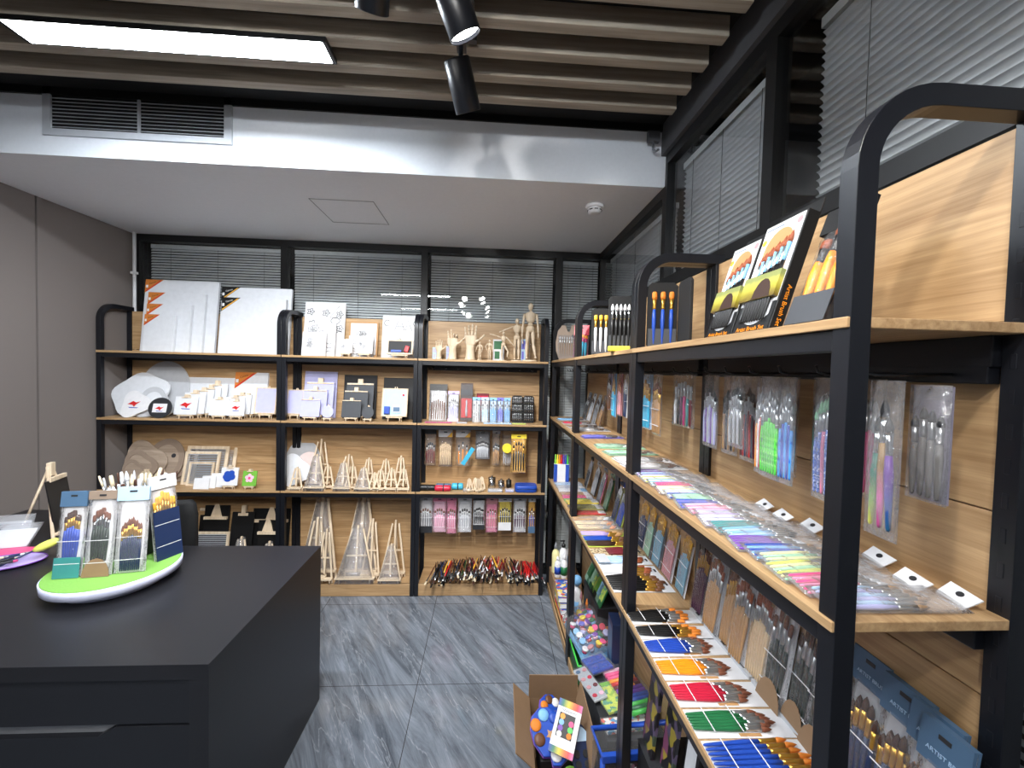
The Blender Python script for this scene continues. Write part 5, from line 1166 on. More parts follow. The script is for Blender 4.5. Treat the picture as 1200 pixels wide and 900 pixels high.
obj('tray', MB().box(-.055, .055, -.02, .02, 0, .13), 'paper', o, .002); obj('side_panel', MB().box(-.055, -.03, -.0212, -.0202, 0, .13).box(.03, .055, -.0212, -.0202, 0, .13), 'royal', o)
for k in range(7): obj('marker', MB().lathe([(.007, .02), (.007, .16), (.005, .165), (.005, .19), (.002, .20)], 10, (-.045 + .015 * k, 0, 0)), ('lime', 'yellow', 'orange', 'red', 'purple', 'royal', 'bright_green')[k], o)

# ------------------------------------------------------------------ bottom of the side units
def bottle(label, loc, h, r, body, cap, lab=None, pump=False, grp='paint bottles in the corner unit'):
    o = thing('paint_bottle', label, 'bottle', loc, (0, 0, 0), grp)
    obj('bottle_body', MB().lathe([(r * .9, 0), (r, h * .03), (r, h * .62), (r * .8, h * .72), (r * .38, h * .78), (r * .38, h * .82)], 16), body, o)
    if lab: obj('label_wrap', MB().lathe([(r * 1.015, h * .15), (r * 1.015, h * .5)], 16), lab, o)
    obj('cap', MB().lathe([(r * .45, h * .80), (r * .45, h * .90), (r * .3, h * .93), (r * .12, h)], 14) if not pump else MB().lathe([(r * .5, h * .80), (r * .5, h * .88), (r * .15, h * .89), (r * .15, h * .97), (r * .3, h * .97), (r * .3, h)], 14).box(-r * .9, 0, -r * .12, r * .12, h * .965, h), cap, o)
    return o
o = thing('carton', 'low cardboard carton under the paint bottles in the corner', 'box', (.60, 2.96, .051)); obj('box_body', MB().box(-.10, .10, -.12, .10, 0, .13), 'card_brown', o, .002); obj('packing_tape', MB().box(-.015, .015, -.1206, .1006, .1301, .1306), 'tan', o)
for k, (x, y, h, r, b, c, l) in enumerate(((.535, 2.90, .15, .022, 'white', 'white', 'royal'), (.578, 2.88, .17, .024, 'white', 'white', 'green'), (.53, 2.965, .22, .027, 'pale_yellow', 'grey', None), (.585, 2.955, .24, .03, 'white', 'black', 'light_grey'), (.64, 2.91, .20, .028, 'light_grey', 'black', None), (.645, 2.985, .23, .026, 'white', 'paper', 'sky'))):
    bottle(('small white bottle with a blue label in the corner', 'small white bottle with a green label in the corner', 'pale yellow bottle at the back corner of the carton', 'white pump bottle with a black neck', 'light grey bottle with a black cap', 'tall white bottle with a sky blue label')[k], (x, y, .182), h, r, b, c, l, k == 3)
bottle('bottle with a round sky blue cap beside the far double post', (.60, 2.56, .055), .30, .03, 'white', 'sky', 'sky'); 
o = [c for c in bpy.data.objects if c.get('label') == 'bottle with a round sky blue cap beside the far double post'][0]; obj('ball_cap', MB().ball((0, 0, .275), .032, 14), 'sky', o)
for k in range(5):
    o = thing('magazine', 'colouring magazine in the stack on the floor shelf in the corner, %s from the top' % ('topmost', 'second', 'third', 'fourth', 'lowest')[k], 'magazine', (.565 + .004 * k, 2.70 - .006 * k, .20 - .036 * k), (0, 0, R(-4 + 2 * k)), 'colouring magazines in the corner stack')
    obj('pages', MB().box(-.066, .066, -.115, .115, -.030, -.001), 'paper', o, .001); obj('cover', MB().box(-.068, .068, -.117, .117, -.001, .0005).box(-.068, -.067, -.117, .117, -.031, -.001), ('comic_print', 'yellow', 'sticker_print', 'red', 'yellow')[k], o)
    obj('printed_frame', MB().box(-.066, .066, -.115, -.104, .0006, .001).box(-.066, .066, .10, .115, .0006, .001), ('blue', 'royal', 'blue', 'paper', 'red')[k], o)
o = thing('dark_carton', 'black carton standing at the back below the green books', 'box', (.69, 2.40, .051)); obj('box_body', MB().box(-.055, .065, -.2, .12, 0, .30), 'soft_black', o, .002); obj('lid_flap', MB().box(-.057, .067, -.202, .122, .30, .304), 'charcoal', o)
for k in range(6):
    o = thing('picture_book', 'thin green picture book leaning on the black carton top, %s from the corner' % NTH[k], 'book', (.645, 2.50 - .05 * k, .357), LEANR(24), 'green picture books in a slanted row')
    obj('cover', MB().box(-.05, .05, 0, .006, 0, .17), ('sage', 'green', 'leaf', 'dark_green', 'sage', 'green')[k], o, .001); obj('printed_picture', MB().box(-.04, .04, -.0008, 0, .03, .14), ('green', 'sage', 'green_print', 'leaf', 'dusty_blue', 'green_print')[k], o)
for k, (x, y, c) in enumerate(((.56, 2.52, 'pale_pink'), (.545, 2.45, 'hot_pink'), (.60, 2.44, 'dusty_pink'), (.575, 2.36, 'paper'), (.615, 2.36, 'orange_tip'))):
    bottle(('pale pink capped glue bottle at the far double post', 'hot pink capped glue bottle behind the paint pots', 'dusty pink capped glue bottle behind the paint pots', 'white capped glue bottle next to the paint pots', 'orange capped glue bottle next to the paint pots')[k], (x, y, .052), .27, .018, 'milky_bag', c, 'light_grey' if k % 2 else None, False, 'small glue bottles behind the paint pots')
# basket, tray and the clear bag of paint pots
o = thing('plastic_basket', 'green plastic basket under the bag of paint pots', 'basket', (.625, 2.20, .051))
def tubtray(a, b, h, t, m_): return MB().box(-a, a, -b, b, 0, t, m_).box(-a, -a + t, -b, b, t, h, m_).box(a - t, a, -b, b, t, h, m_).box(-a + t, a - t, -b, -b + t, t, h, m_).box(-a + t, a - t, b - t, b, t, h, m_)
obj('basket_body', tubtray(.125, .16, .10, .004, 0), 'green', o, .002); obj('rim', MB().tube([(-.127, -.162, .10), (.127, -.162, .10), (.127, .162, .10), (-.127, .162, .10)], .006, 6, 0, True), 'bright_green', o)
for k in range(3): obj('slot_band', MB().box(-.1262, -.125, -.15, .15, .02 + .025 * k, .032 + .025 * k), 'dark_green', o)
o = thing('plastic_tray', 'sky blue plastic tray lying in the green basket', 'tray', (.60, 2.21, .155), (R(6), R(8), R(10))); obj('tray_body', tubtray(.10, .14, .03, .004, 0), 'sky', o, .002); obj('tray_divider', MB().box(-.096, .096, -.002, .002, .004, .026), 'pale_blue', o)
o = thing('paint_pot_bag', 'clear bag full of small round paint pots with coloured lids', 'paint pots', (.60, 2.22, .20), (R(4), R(-5), R(12)))
rnd = random.Random(3); cols = ('hot_pink', 'lavender', 'orange_tip', 'paper', 'violet_blue', 'yellow', 'green', 'crimson', 'pale_pink', 'sky', 'dusty_pink', 'purple')
for k in range(42):
    gx, gy = k % 6, k // 6
    x = -.085 + .034 * gx + rnd.uniform(-.007, .007); y = -.13 + .042 * gy + rnd.uniform(-.007, .007); z = .02 + .05 * math.cos(x * 14) * math.cos(y * 10) + rnd.uniform(0, .012)
    T = Matrix.Translation((x, y, z)) @ Euler((rnd.uniform(-.7, .7), rnd.uniform(-.7, .7), 0)).to_matrix().to_4x4()
    c = obj('paint_pot', MB().lathe([(.013, -.014), (.0155, .004)], 12, (0, 0, 0), 0, 1, 1, True, T), cols[k % 12], o)
    obj('pot_lid', MB().lathe([(.0175, .004), (.0175, .010), (.015, .0125)], 14, (0, 0, 0), 0, 1, 1, True, T), cols[(k * 7 + 3) % 12], c)
bg = MB().rings([[((.125 * s_) * math.copysign(abs(math.cos(a)) ** .6, math.cos(a)), (.165 * s_) * math.copysign(abs(math.sin(a)) ** .6, math.sin(a)), z) for a in [2 * PI * k / 28 for k in range(28)]] for s_, z in ((.8, -.012), (1, .02), (.98, .045), (.8, .085), (.5, .105), (.1, .11))])
obj('clear_bag', bg, 'clear_bag', o)
# paint sets lying in the middle bay
o = thing('paint_tray_set', 'pair of blue plastic paint trays in a clear pack', 'paint set', (.565, 1.93, .235), (R(-8), R(-6), R(15)))
for s in (-1, 1):
    t_ = obj('blue_tray', MB().box(-.055, .055, s * .032 - .028, s * .032 + .028, 0, .014), 'royal', o, .005)
    for x in (-.026, .026): obj('paint_well', MB().lathe([(.017, .0142), (.012, .0165), (.004, .017)], 14, (x, s * .032, 0)), 'blue', t_)
obj('clear_sleeve', MB().box(-.06, .06, -.064, .064, -.002, .022), 'clear_bag', o, .004)
o = thing('support_carton', 'plain dark carton under the paint sets in the middle bay', 'box', (.63, 1.76, .051)); obj('box_body', MB().box(-.13, .11, -.22, .22, 0, .165), 'charcoal', o, .002); obj('top_seam', MB().box(-.13, .11, -.001, .001, .1651, .1656), 'black', o)
def watercolour(label, loc, rot, w, h, base, dots, grp=None, nm='paint_palette_set'):
    o = thing(nm, label, 'paint set', loc, rot, grp)
    obj('case', MB().box(-w / 2, w / 2, -h / 2, h / 2, 0, .012), base, o, .004)
    n = len(dots)
    for k, c in enumerate(dots):
        x = (-.25 if k % 2 else .25) * w; y = h * (.38 - .76 * (k // 2) / max(1, (n - 1) // 2)); obj('paint_cake', MB().lathe([(w * .17, .0122), (w * .16, .0145)], 14, (x, y, 0)), c, o)
    obj('clear_lid', MB().box(-w / 2, w / 2, -h / 2, h / 2, .0125, .02), 'clear_box', o, .003)
    return o
watercolour('long clear palette of pink and grey paint cakes at the shelf front', (.50, 1.82, .225), (R(-6), R(-10), R(14)), .065, .22, 'light_grey', ('dusty_pink', 'steel_blue', 'crimson', 'dusty_pink', 'maroon', 'dusty_pink', 'pale_pink', 'crimson'))
o = thing('sticker_pack', 'yellow green patterned card pack lying on the carton', 'packet', (.57, 1.74, .226), (R(-5), R(-4), R(12))); obj('insert_card', MB().box(-.05, .05, -.085, .085, 0, .010), 'green_print', o, .001); obj('header', MB().box(-.05, .05, .062, .085, .0101, .011), 'leaf', o); obj('clear_sleeve', MB().box(-.054, .054, -.09, .09, -.001, .014), 'clear_bag', o, .002)
o = thing('marker_case', 'clear case of markers running from pink through orange and blue to green', 'marker set', (.665, 1.76, .235), (R(-6), R(-5), R(10)))
rows = ('pale_pink', 'hot_pink', 'hot_pink', 'orange', 'red', 'maroon', 'purple', 'purple', 'royal', 'royal', 'bright_green', 'green', 'bright_green')
for k, c in enumerate(rows): obj('marker', MB().rod((-.062, .135 - .0225 * k, .014), (.062, .135 - .0225 * k, .014), .0095, .0095, 10), c, o)
obj('label_card', MB().box(-.02, .03, .0, .07, .0245, .0252), 'orange_tip', o); obj('case_shell', MB().box(-.072, .072, -.155, .155, 0, .032), 'clear_box', o, .006)
o = thing('sticker_pack', 'small pale printed pack sticking out below the marker case', 'packet', (.60, 1.60, .225), (R(-5), 0, R(6))); obj('insert_card', MB().box(-.10, .09, -.035, .035, 0, .012), 'sticker_print', o, .001); obj('clear_sleeve', MB().box(-.104, .094, -.038, .038, -.001, .016), 'clear_bag', o, .002)
o = thing('narrow_carton', 'navy upright box between the paint pots and the middle post', 'box', (.665, 1.985, .051), (0, 0, R(-6))); obj('box_body', MB().box(-.025, .025, -.055, .055, 0, .38), 'navy', o, .002); obj('printed_panel', MB().box(-.0256, -.025, -.045, .045, .2, .35), 'steel_blue', o)
# blue edged zip bag by the middle post
o = thing('zip_bag', 'clear zip bag with bright blue edges holding dark goods, at the middle post', 'bag', (.585, 1.47, .052), (0, 0, R(4)))
obj('clear_body', MB().box(-.15, .15, -.06, .06, .004, .235), 'clear_box', o, .012)
obj('blue_piping', MB().tube([(-.15, -.06, .235), (.15, -.06, .235), (.15, .06, .235), (-.15, .06, .235)], .010, 8, 0, True), 'royal', o)
obj('blue_piping', MB().tube([(-.15, -.06, .0145), (-.15, -.06, .23)], .010, 8).tube([(.15, -.06, .0145), (.15, -.06, .23)], .010, 8), 'royal', o)
obj('zipper_band', MB().box(-.155, .155, -.071, -.052, .222, .250), 'royal', o, .003)
obj('dark_goods', MB().box(-.13, .13, -.01, .05, .006, .17), 'black', o, .015)
obj('magenta_pouch', MB().box(-.02, .12, -.05, -.012, .01, .13), 'magenta', o, .01)
for k in range(8): obj('foil_sachet', MB().box(-.02, .02, -.012, .012, 0, .05, 0, Matrix.Translation((-.10 + .028 * k, .012 * (-1) ** k, .12)) @ Euler((k * .7, k * 1.1, k)).to_matrix().to_4x4()), ('silver', 'plum', 'navy', 'silver')[k % 4], o, .003)
o = thing('flat_carton', 'dark red flat box on the base under the blue edged bag', 'box', (.53, 1.385 - .09, .051)); obj('box_body', MB().box(-.035, .05, -.06, .04, 0, .06), 'maroon', o, .002); obj('printed_panel', MB().box(-.03, .045, -.055, .035, .0601, .0606), 'crimson', o)
for k, (x, y, z, mt, lab) in enumerate(((.62, 1.24, .10, 'soft_black', 'shiny black wrapped pack on the base just this side of the middle post'), (.66, 1.08, .06, 'charcoal', 'dark wrapped pack low under the rows of brush cards'), (.57, 1.14, .055, 'amber', 'yellow edged wrapped pack low by the middle post'))):
    o = thing('wrapped_pack', lab, 'packet', (x, y, z), (R(-6), R(5 * (k - 1)), R(12 * k)), 'wrapped packs under the near unit')
    obj('contents', MB().box(-.10, .10, -.055, .055, 0, .05), mt, o, .012); obj('paper_band', MB().box(-.03, .03, -.056, .056, -.001, .051), 'olive' if k == 0 else 'charcoal', o, .004); obj('clear_bag', MB().box(-.115, .115, -.062, .062, -.004, .056), 'clear_bag', o, .012)
for k, (y, mt, lab) in enumerate(((1.315, 'floral_print', 'dark floral folder standing under the shelf at the middle post'), (1.22, 'floral_print', 'dark floral folder with pink flowers, second under the shelf'), (1.13, 'soft_black', 'black and white folder standing under the shelf'), (1.03, 'floral_print', 'dark folder with yellow flowers standing under the shelf'))):
    o = thing('folder', lab, 'folder', (.56 + .02 * k, y, .40 - .0), LEANR(6, -6), 'dark folders standing under the near unit')
    obj('cover', MB().box(-.045, .045, 0, .012, 0, .41), mt, o, .002); obj('spine_strip', MB().box(-.0465, -.045, 0, .012, 0, .41), 'black', o)
    if k == 2: obj('white_label', MB().box(-.03, .03, -.001, 0, .05, .32), 'paper', o)
o = thing('stack_carton', 'tall dark carton carrying the standing folders under the near unit', 'box', (.645, 1.15, .17)); obj('box_body', MB().box(-.10, .10, -.18, .20, 0, .228), 'soft_black', o, .003); obj('lid_flap', MB().box(-.102, .102, -.182, .202, .228, .2295), 'charcoal', o)

# ------------------------------------------------------------------ cardboard box on the floor
o = thing('cardboard_box', 'open cardboard box on the marble floor before the shelves', 'box', (.33, 1.675, 0), (0, 0, R(-2)))
a, b, h, t = .112, .175, .145, .004
obj('box_walls', MB().box(-a, a, -b, b, 0, t).box(-a, -a + t, -b, b, t, h).box(a - t, a, -b, b, t, h).box(-a + t, a - t, -b, -b + t, t, h).box(-a + t, a - t, b - t, b, t, h), 'card_brown', o, .001)
def flap(x0, x1, L, T): return MB().box(x0, x1, -.002, .002, 0, L, 0, T)
obj('flap', flap(-a, a, .115, Matrix.Translation((0, b - .002, h)) @ Matrix.Rotation(R(4), 4, 'X')), 'card_brown', o)
obj('flap', flap(-b, b, .10, Matrix.Translation((-a + .002, 0, h)) @ Matrix.Rotation(R(-48), 4, 'Y') @ Matrix.Rotation(PI / 2, 4, 'Z')), 'card_brown', o)
obj('flap', flap(-b, b, .085, Matrix.Translation((a - .002, 0, h)) @ Matrix.Rotation(R(12), 4, 'Y') @ Matrix.Rotation(PI / 2, 4, 'Z')), 'card_brown', o)
obj('flap', flap(-a, a, .11, Matrix.Translation((0, -b + .002, h)) @ Matrix.Rotation(R(68), 4, 'X')), 'card_brown', o)
def kid_palette(label, loc, rot, s, wells):
    o = thing('paint_palette', label, 'paint palette', loc, rot, 'rounded paint palettes in the cardboard box')
    out = [(x * s, y * s) for x, y in [(-.5, 0), (-.46, .35), (-.3, .62), (0, .74), (.3, .66), (.48, .38), (.5, 0), (.46, -.38), (.30, -.66), (0, -.74), (-.22, -.66), (-.18, -.45), (-.38, -.38)]]
    obj('palette_base', MB().plate(out, 0, .012), 'royal', o, .004); obj('palette_edge', MB().plate([(x * 1.03, y * 1.02) for x, y in out], -.006, 0), 'purple', o, .002)
    for x, y, c in wells: obj('paint_well', MB().lathe([(s * .17, .0122), (s * .16, .016), (s * .05, .0175)], 16, (x * s, y * s, 0)), c, o)
    obj('star_label', MB().plate([(s * .16 * (1 if k % 2 else .5) * math.cos(k * PI / 5) + .05 * s, s * .16 * (1 if k % 2 else .5) * math.sin(k * PI / 5)) for k in range(10)], .0122, .0135), 'tan', o)
    return o
kid_palette('larger blue rounded paint palette with orange and brown wells, at the box left', (.285, 1.625, .165), (R(32), R(-8), R(20)), .135, ((-.28, .38, 'orange_tip'), (.05, .52, 'sky'), (-.32, .02, 'brown'), (.33, .35, 'royal'), (-.02, -.48, 'paper')))
kid_palette('second blue rounded paint palette behind the first in the cardboard box', (.315, 1.745, .15), (R(35), R(5), R(25)), .105, ((-.25, .38, 'orange_tip'), (.05, .52, 'brown'), (-.28, .0, 'plum'), (.30, .35, 'paper')))
o = thing('watercolour_box', 'white watercolour box with rainbow ends and eight paint cakes, on top in the cardboard box', 'paint set', (.352, 1.615, .205), (R(38), R(6), R(-24)))
w, h = .098, .178
obj('carton', MB().box(-w / 2, w / 2, -h / 2, h / 2, 0, .014), 'paper', o, .001)
obj('rainbow_end', MB().box(-w / 2, w / 2, h * .36, h / 2 + .0005, .0141, .0148), 'rainbow', o); obj('rainbow_end', MB().box(-w / 2, w / 2, -h / 2 - .0005, -h * .38, .0141, .0148), 'rainbow', o)
obj('window', MB().box(-w * .36, w * .30, -h * .20, h * .25, .0141, .015), 'black', o)
for k, c in enumerate(('orange', 'sky', 'purple', 'paper', 'hot_pink', 'bright_green', 'orange_tip')):
    x, y = (-w * .22, h * (.18 - .11 * k)) if k < 4 else (w * .18, h * (.09 - .11 * (k - 4))); obj('paint_cake', MB().lathe([(.0105, .015), (.010, .0175)], 16, (x, y, 0)), c, o)
obj('script_flourish', MB().tube([(-w * .3 + w * .6 * k / 24, h * .305 + .003 * math.sin(k * 1.6), .0145) for k in range(25)], .0008, 4), 'charcoal', o)
o = thing('paint_palette', 'dark blue palette in a clear pack at the box right', 'paint palette', (.405, 1.60, .135), (R(42), R(10), R(15))); obj('palette_base', MB().plate([(.05 * math.cos(a), .085 * math.sin(a)) for a in [2 * PI * k / 20 for k in range(20)]], 0, .010), 'navy', o, .003)
for k in range(4): obj('paint_well', MB().lathe([(.014, .0102), (.012, .013)], 14, ((-.02, .02)[k % 2], -.05 + .032 * (k // 2), 0)), 'charcoal', o)
obj('label_card', MB().plate([(.048 * math.cos(a), .02 + .05 * math.sin(a)) for a in [PI * k / 10 for k in range(11)]], .0102, .0112), 'pale_blue', o)
o = thing('paint_tub', 'small green paint tub lying low in the cardboard box', 'tub', (.36, 1.56, .03), (R(25), 0, 0)); obj('tub_body', MB().lathe([(.026, 0), (.032, .05), (.030, .052)], 16), 'green', o); obj('tub_lid', MB().lathe([(.034, .052), (.034, .062)], 16), 'lime', o)
o = thing('filler_carton', 'dark paint carton filling the bottom of the cardboard box', 'box', (.315, 1.69, .005)); obj('box_body', MB().box(-.07, .07, -.12, .12, 0, .11), 'soft_black', o, .003); obj('printed_panel', MB().box(-.05, .05, -.1, .1, .1101, .1106), 'navy', o)

# ------------------------------------------------------------------ desk and what stands on it
XD, Y0, Y1, HD = -.794, 1.232, 2.05, .77
o = thing('desk', 'large black desk with drawers in the foreground', 'desk', (-1.5, 1.64, 0))
def L_(mb): mb.v = [(x + 1.5, y - 1.64, z) for x, y, z in mb.v]; return mb
obj('desk_top', L_(MB().box(-2.66, XD, Y0, Y1, HD - .045, HD)), 'desk_black', o)
obj('side_panel', L_(MB().box(XD - .055, XD, Y0, Y1, 0, HD - .045)), 'desk_black', o)
obj('side_panel', L_(MB().box(-2.66, -2.60, Y0, Y1, 0, HD - .0455)), 'desk_black', o, .0015)
obj('modesty_panel', L_(MB().box(-2.6, XD - .056, Y1 - .06, Y1 - .04, .05, HD - .046)), 'desk_black', o)
obj('carcass_back', L_(MB().box(-2.6, XD - .056, Y0 + .06, Y0 + .07, .03, HD - .046)), 'grey', o)
obj('return_top', L_(MB().box(-2.66, -1.98, Y1 + .001, 2.55, HD - .045, HD)), 'desk_black', o, .0015)
obj('return_leg', L_(MB().box(-2.04, -1.98, Y1 + .001, 2.55, 0, HD - .0455)), 'desk_black', o, .0015)
for x0, x1 in ((-1.72, XD - .058), (-2.597, -1.724)):
    obj('drawer', L_(MB().box(x0, x1, Y0 + .012, Y0 + .03, .585, HD - .047)), 'desk_drawer', o, .001)
    obj('grip_channel', L_(MB().box(x0, x1, Y0 + .031, Y0 + .036, .54, .59)), 'grey', o)
    xm = x0 + (x1 - x0) * .70
    for z0, z1 in ((.30, .578), (.03, .295)):
        obj('drawer', L_(MB().prism([(x0, z0), (x1, z0), (x1, z1), (xm + .05, z1), (xm, z1 - .028), (x0, z1 - .028)], Y0 + .012, Y0 + .03)), 'desk_drawer', o, .001)
# office chair
o = thing('office_chair', 'black office chair behind the desk, its backrest showing', 'chair', (-1.71, 2.44, 0), (0, 0, R(170)))
rg = []
for zz, hw in ((.50, .19), (.55, .22), (.70, .24), (.86, .245), (.915, .235), (.935, .215)):
    q = []
    for k in range(13): u = -1 + k / 6; q.append((hw * u, .20 + .035 * (zz - .7) - .045 * u * u, zz))
    rg.append(q + [(x, y + .028, z) for x, y, z in reversed(q)])
obj('backrest', MB().rings(rg), 'black_fabric', o)
obj('seat', MB().rings([[(.23 * s_ * math.copysign(abs(math.cos(a)) ** .5, math.cos(a)), .22 * s_ * math.copysign(abs(math.sin(a)) ** .5, math.sin(a)), z) for a in [2 * PI * k / 28 for k in range(28)]] for s_, z in ((.9, .42), (1, .435), (1, .465), (.94, .485))]), 'black_fabric', o)
obj('back_bracket', MB().tube([(0, .05, .42), (0, .18, .42), (0, .23, .5), (0, .24, .62)], .016, 8), 'black_steel', o)
obj('gas_column', MB().lathe([(.03, .06), (.03, .25), (.02, .25), (.02, .42)], 14), 'black_steel', o)
for k in range(5):
    a = 2 * PI * k / 5; l = obj('base_arm', MB().rod((0, 0, .085), (.27 * math.cos(a), .27 * math.sin(a), .065), .022, .014, 8), 'black_steel', o)
    obj('caster', MB().ball((.27 * math.cos(a), .27 * math.sin(a), .028), .028, 10), 'black', l)
# turntable
o = thing('turntable', 'round turntable with green felt top and white rim on the desk', 'turntable', (-1.46, 1.715, HD))
obj('base_disc', MB().lathe([(.158, .0), (.162, .003), (.164, .028)], 48), 'foam_white', o); obj('rim_disc', MB().lathe([(.198, .028), (.207, .031), (.209, .060), (.205, .062)], 64), 'foam_white', o); obj('felt_top', MB().lathe([(.204, .0615), (.204, .0645)], 64), 'table_green', o)
ZTT = HD + .065
TP = 'brush sets propped up on the turntable'
o = pack('blue handled brush set with a blue header, leftmost on the turntable', (-1.552, 1.618, ZTT), LEAN(8, 8), .088, .315, 6, 'blue', 'gold', 'sable', 'flat', 'paper', ('steel_blue', .055), ('teal', .075), 'paper', .0056, .56, .22, 2, 'clear_bag', 'brush_set', 'brush set', TP, sp=.54)
o = pack('dark green brush set with brown rounded foot label on the turntable', (-1.457, 1.628, ZTT), LEAN(8, 9), .094, .315, 6, 'dark_green', 'chrome', 'bristle', 'flat', 'paper', ('grey_wood', .03), ('card_brown', .068), 'paper', .0056, .62, .18, 2, 'clear_bag', 'brush_set', 'brush set', TP, 0, False, True, 1, sp=.56)
o = pack('black handled brush set in a tall white pack on the turntable', (-1.36, 1.652, ZTT), LEAN(7, 12), .105, .325, 10, 'navy', 'gold', 'bristle', 'round', 'paper', ('pale_blue', .05), None, 'paper', .0042, .62, .03, 2, 'clear_bag', 'brush_set', 'brush set', TP, sp=.62)
o = pack('navy wrapped brush set standing edge on at the right of the turntable', (-1.315, 1.79, ZTT), LEAN(7, 70), .105, .34, 8, 'navy', 'gold', 'amber', 'flat', 'paper', ('paper', .05), ('navy', .20), 'paper', .0054, .78, .03, 2, 'clear_bag', 'brush_set', 'brush set', TP)
cx, cy = -1.485, 1.83
o = thing('brush_pot', 'dark round pot of brushes behind the sets on the turntable', 'pot', (cx, cy, ZTT)); obj('pot_wall', MB().lathe([(.072, 0), (.078, .004), (.085, .17), (.080, .17), (.074, .01)], 28), 'charcoal', o); obj('pot_rim', MB().lathe([(.087, .162), (.089, .168), (.087, .173), (.080, .172)], 28), 'black', o)
rnd = random.Random(11)
KD = (('black', 'silver', 'cream', 'black handled brush with pale bristles'), ('white', 'silver', 'paper', 'white handled brush'), ('navy', 'silver', 'light_grey', 'navy handled brush with light bristles'), ('charcoal', 'chrome', 'sable', 'grey handled brush with dark bristles'))
for k in range(42):
    q = k % 4; a = 2 * PI * k / 42 * 3.3; rad = .012 + .050 * ((k * 7) % 42) / 42; tilt = (4 + 330 * rad * rnd.uniform(.8, 1.2) * .9) * (.45 if math.sin(a) < -.25 else 1)
    big = k % 9 == 0
    o = thing('standing_brush', KD[q][3] + ' standing in the pot on the turntable', 'brush', (cx + rad * math.cos(a), cy + rad * math.sin(a), ZTT + .012), Matrix.Rotation(a, 3, 'Z') @ Matrix.Rotation(R(min(tilt * 1.25, 27)), 3, 'Y'), KD[q][3] + 's in the pot')
    brush(o, rnd.choice((.29, .315, .335)), .0055 if not big else .008, KD[q][0], KD[q][1], KD[q][2], 'flat' if k % 3 else 'round', (0, 0, 0), (0, 0, rnd.uniform(0, 3)), 2, False, 'brush_shaft')
# small chalkboard easel at the far end of the desk
o = thing('chalkboard_easel', 'small wooden easel with a black board at the far end of the desk', 'easel', (-2.12, 2.20, HD), (0, 0, R(108)))
for s in (-1, 1): obj('front_leg', MB().sweep([(s * .085, 0, .004), (s * .012, .055, .345)], (0, 1, 0), .012, .014), 'pine_z', o, .001)
obj('rear_leg', MB().rod((0, .17, .005), (0, .06, .33), .006, .006, 6), 'pine_z', o); obj('top_bar', MB().box(-.05, .075, .025, .04, .275, .295), 'pine_z', o, .001); obj('crest', MB().box(-.018, .018, .04, .06, .30, .365), 'pine_z', o, .003)
obj('black_board', MB().box(-.075, .085, -.008, -.002, .03, .285, 0, Matrix.Rotation(R(-8), 4, 'X')), 'black', o, .001); obj('ledge', MB().box(-.085, .09, -.03, .0, .02, .03), 'pine_z', o, .001)
# plate with pens
o = thing('oval_plate', 'purple oval plate of pens on the desk at the picture edge', 'plate', (-2.04, 1.86, HD), (0, 0, R(20))); obj('plate_body', MB().lathe([(.085, 0), (.105, .004), (.115, .010), (.110, .011), (.08, .006)], 36, (0, 0, 0), 0, 1.15, .75), 'lilac', o); obj('rim_line', MB().tube([(.116 * 1.15 * math.cos(2 * PI * k / 36), .116 * .75 * math.sin(2 * PI * k / 36), .0105) for k in range(36)], .002, 6, 0, True), 'purple', o)
for k, (x, y, rz, c1, c2, lab) in enumerate(((-2.06, 1.885, 28, 'black', 'silver', 'black pen on the purple plate, farthest from the viewer'), (-2.055, 1.86, 32, 'navy', 'white', 'navy pen lying on the purple plate'), (-2.05, 1.835, 30, 'black', 'cream', 'black pen with a cream end on the purple plate'), (-2.09, 1.83, 36, 'cream', 'silver', 'cream coloured pen on the purple plate'), (-2.03, 1.815, 22, 'charcoal', 'hot_pink', 'grey pen with a pink end on the purple plate'))):
    o = thing('pen', lab, 'pen', (x, y, HD + .014 + .004 * (k % 2)), (0, 0, R(rz))); obj('barrel', MB().rod((-.07, 0, 0), (.06, 0, .012), .005, .005, 10), c1, o); obj('pen_tip', MB().rod((-.088, 0, -.0016), (-.07, 0, 0), .0015, .005, 10), c2, o); obj('end_cap', MB().rod((.06, 0, .012), (.072, 0, .0131), .0052, .004, 10), c2, o)
o = thing('sponge_wand', 'sponge wand with a pale yellow rounded head lying over the purple plate', 'sponge', (-2.0, 1.845, HD + .02), (0, R(-22), R(40))); obj('handle', MB().rod((-.07, 0, 0), (.08, 0, 0), .004, .004, 8), 'navy', o); obj('sponge_head', MB().ball((.115, 0, 0), .024, 16, 0, 1.9, .8, .75), 'lemon', o)
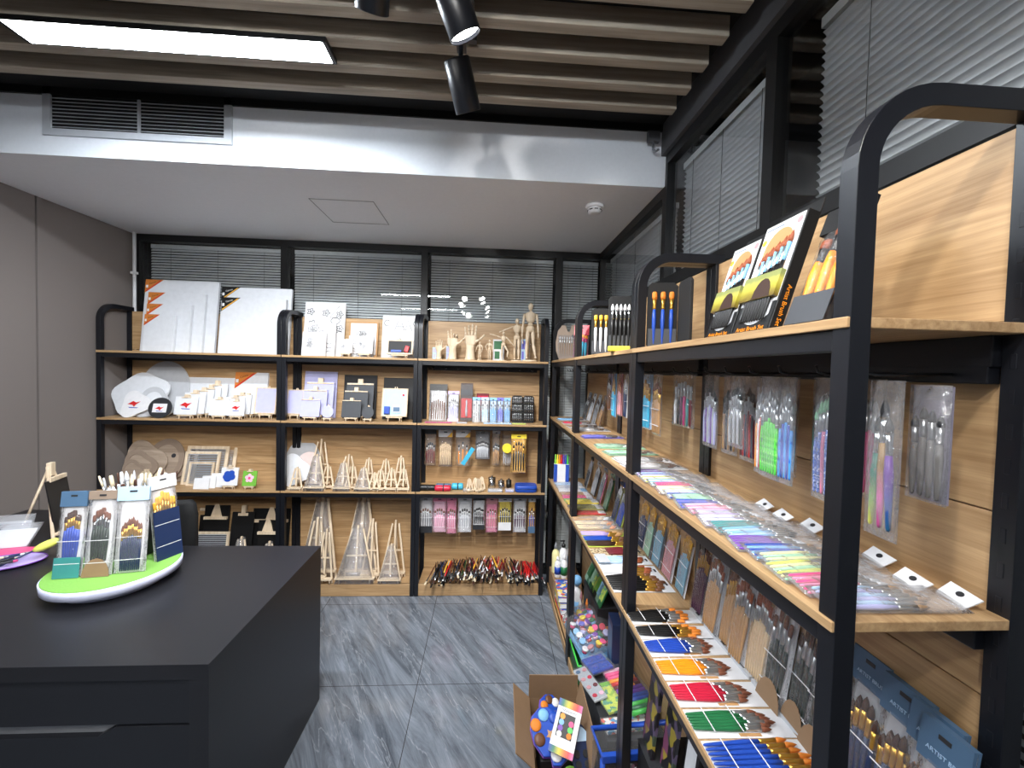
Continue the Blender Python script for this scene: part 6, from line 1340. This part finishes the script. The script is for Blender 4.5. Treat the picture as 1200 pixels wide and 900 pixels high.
o = thing('craft_sheet', 'bright pink craft sheet under the clear packets on the desk', 'sheet', (-2.16, 1.97, HD), (0, 0, R(15))); obj('foam_sheet', MB().plate([(-.10, -.05), (.10, -.04), (.12, .03), (.02, .06), (-.1, .05)], .0005, .004), 'hot_pink', o); obj('orange_strip', MB().box(-.09, -.04, -.03, .0, .0042, .006), 'orange', o)
for k, (x, y, z, lean_, c) in enumerate(((-2.26, 2.07, .0, 22, 'light_grey'), (-2.20, 2.01, .0, 50, 'paper'))):
    o = thing('clear_packet', ('upright crumpled clear packet at the picture edge on the desk', 'lower crumpled clear packet lying in front of the upright one')[k], 'packet', (x, y, HD + .003), LEAN(lean_, 15)); obj('insert_card', MB().box(-.075, .075, .002, .006, .006, .10), c, o); obj('clear_sleeve', bag_mesh(.17, .13, .03), 'milky_bag', o)
EXPOSURE = 0.02

# ------------------------------------------------------------------ camera, sky, view
cam = bpy.data.cameras.new('camera'); cam.sensor_width = 36; cam.lens = 36 * 484.5 / 1200; cam.clip_start = .02
co = bpy.data.objects.new('camera', cam); C.objects.link(co)
yaw, pitch, roll = R(3.426), R(-1.806), R(1.453)
fwd = Vector((math.sin(yaw) * math.cos(pitch), math.cos(yaw) * math.cos(pitch), math.sin(pitch)))
rt = Vector((math.cos(yaw), -math.sin(yaw), 0)); up = rt.cross(fwd)
r2 = math.cos(roll) * rt + math.sin(roll) * up; u2 = -math.sin(roll) * rt + math.cos(roll) * up
mat = Matrix((r2, u2, -fwd)).transposed().to_4x4(); mat.translation = (0, 0, 1.65)
co.matrix_world = mat
bpy.context.scene.camera = co
wd = bpy.data.worlds.new('world'); bpy.context.scene.world = wd; wd.use_nodes = True
wd.node_tree.nodes['Background'].inputs[0].default_value = (.6, .65, .7, 1); wd.node_tree.nodes['Background'].inputs[1].default_value = .15
sc = bpy.context.scene
sc.view_settings.view_transform = 'Standard'; sc.view_settings.look = 'None'; sc.view_settings.gamma = 1; sc.view_settings.use_curve_mapping = False
sc.view_settings.exposure = EXPOSURE
sc.cycles.transparent_max_bounces = 32; sc.cycles.max_bounces = 8; sc.cycles.use_denoising = True
sc.cycles.sample_clamp_indirect = 4
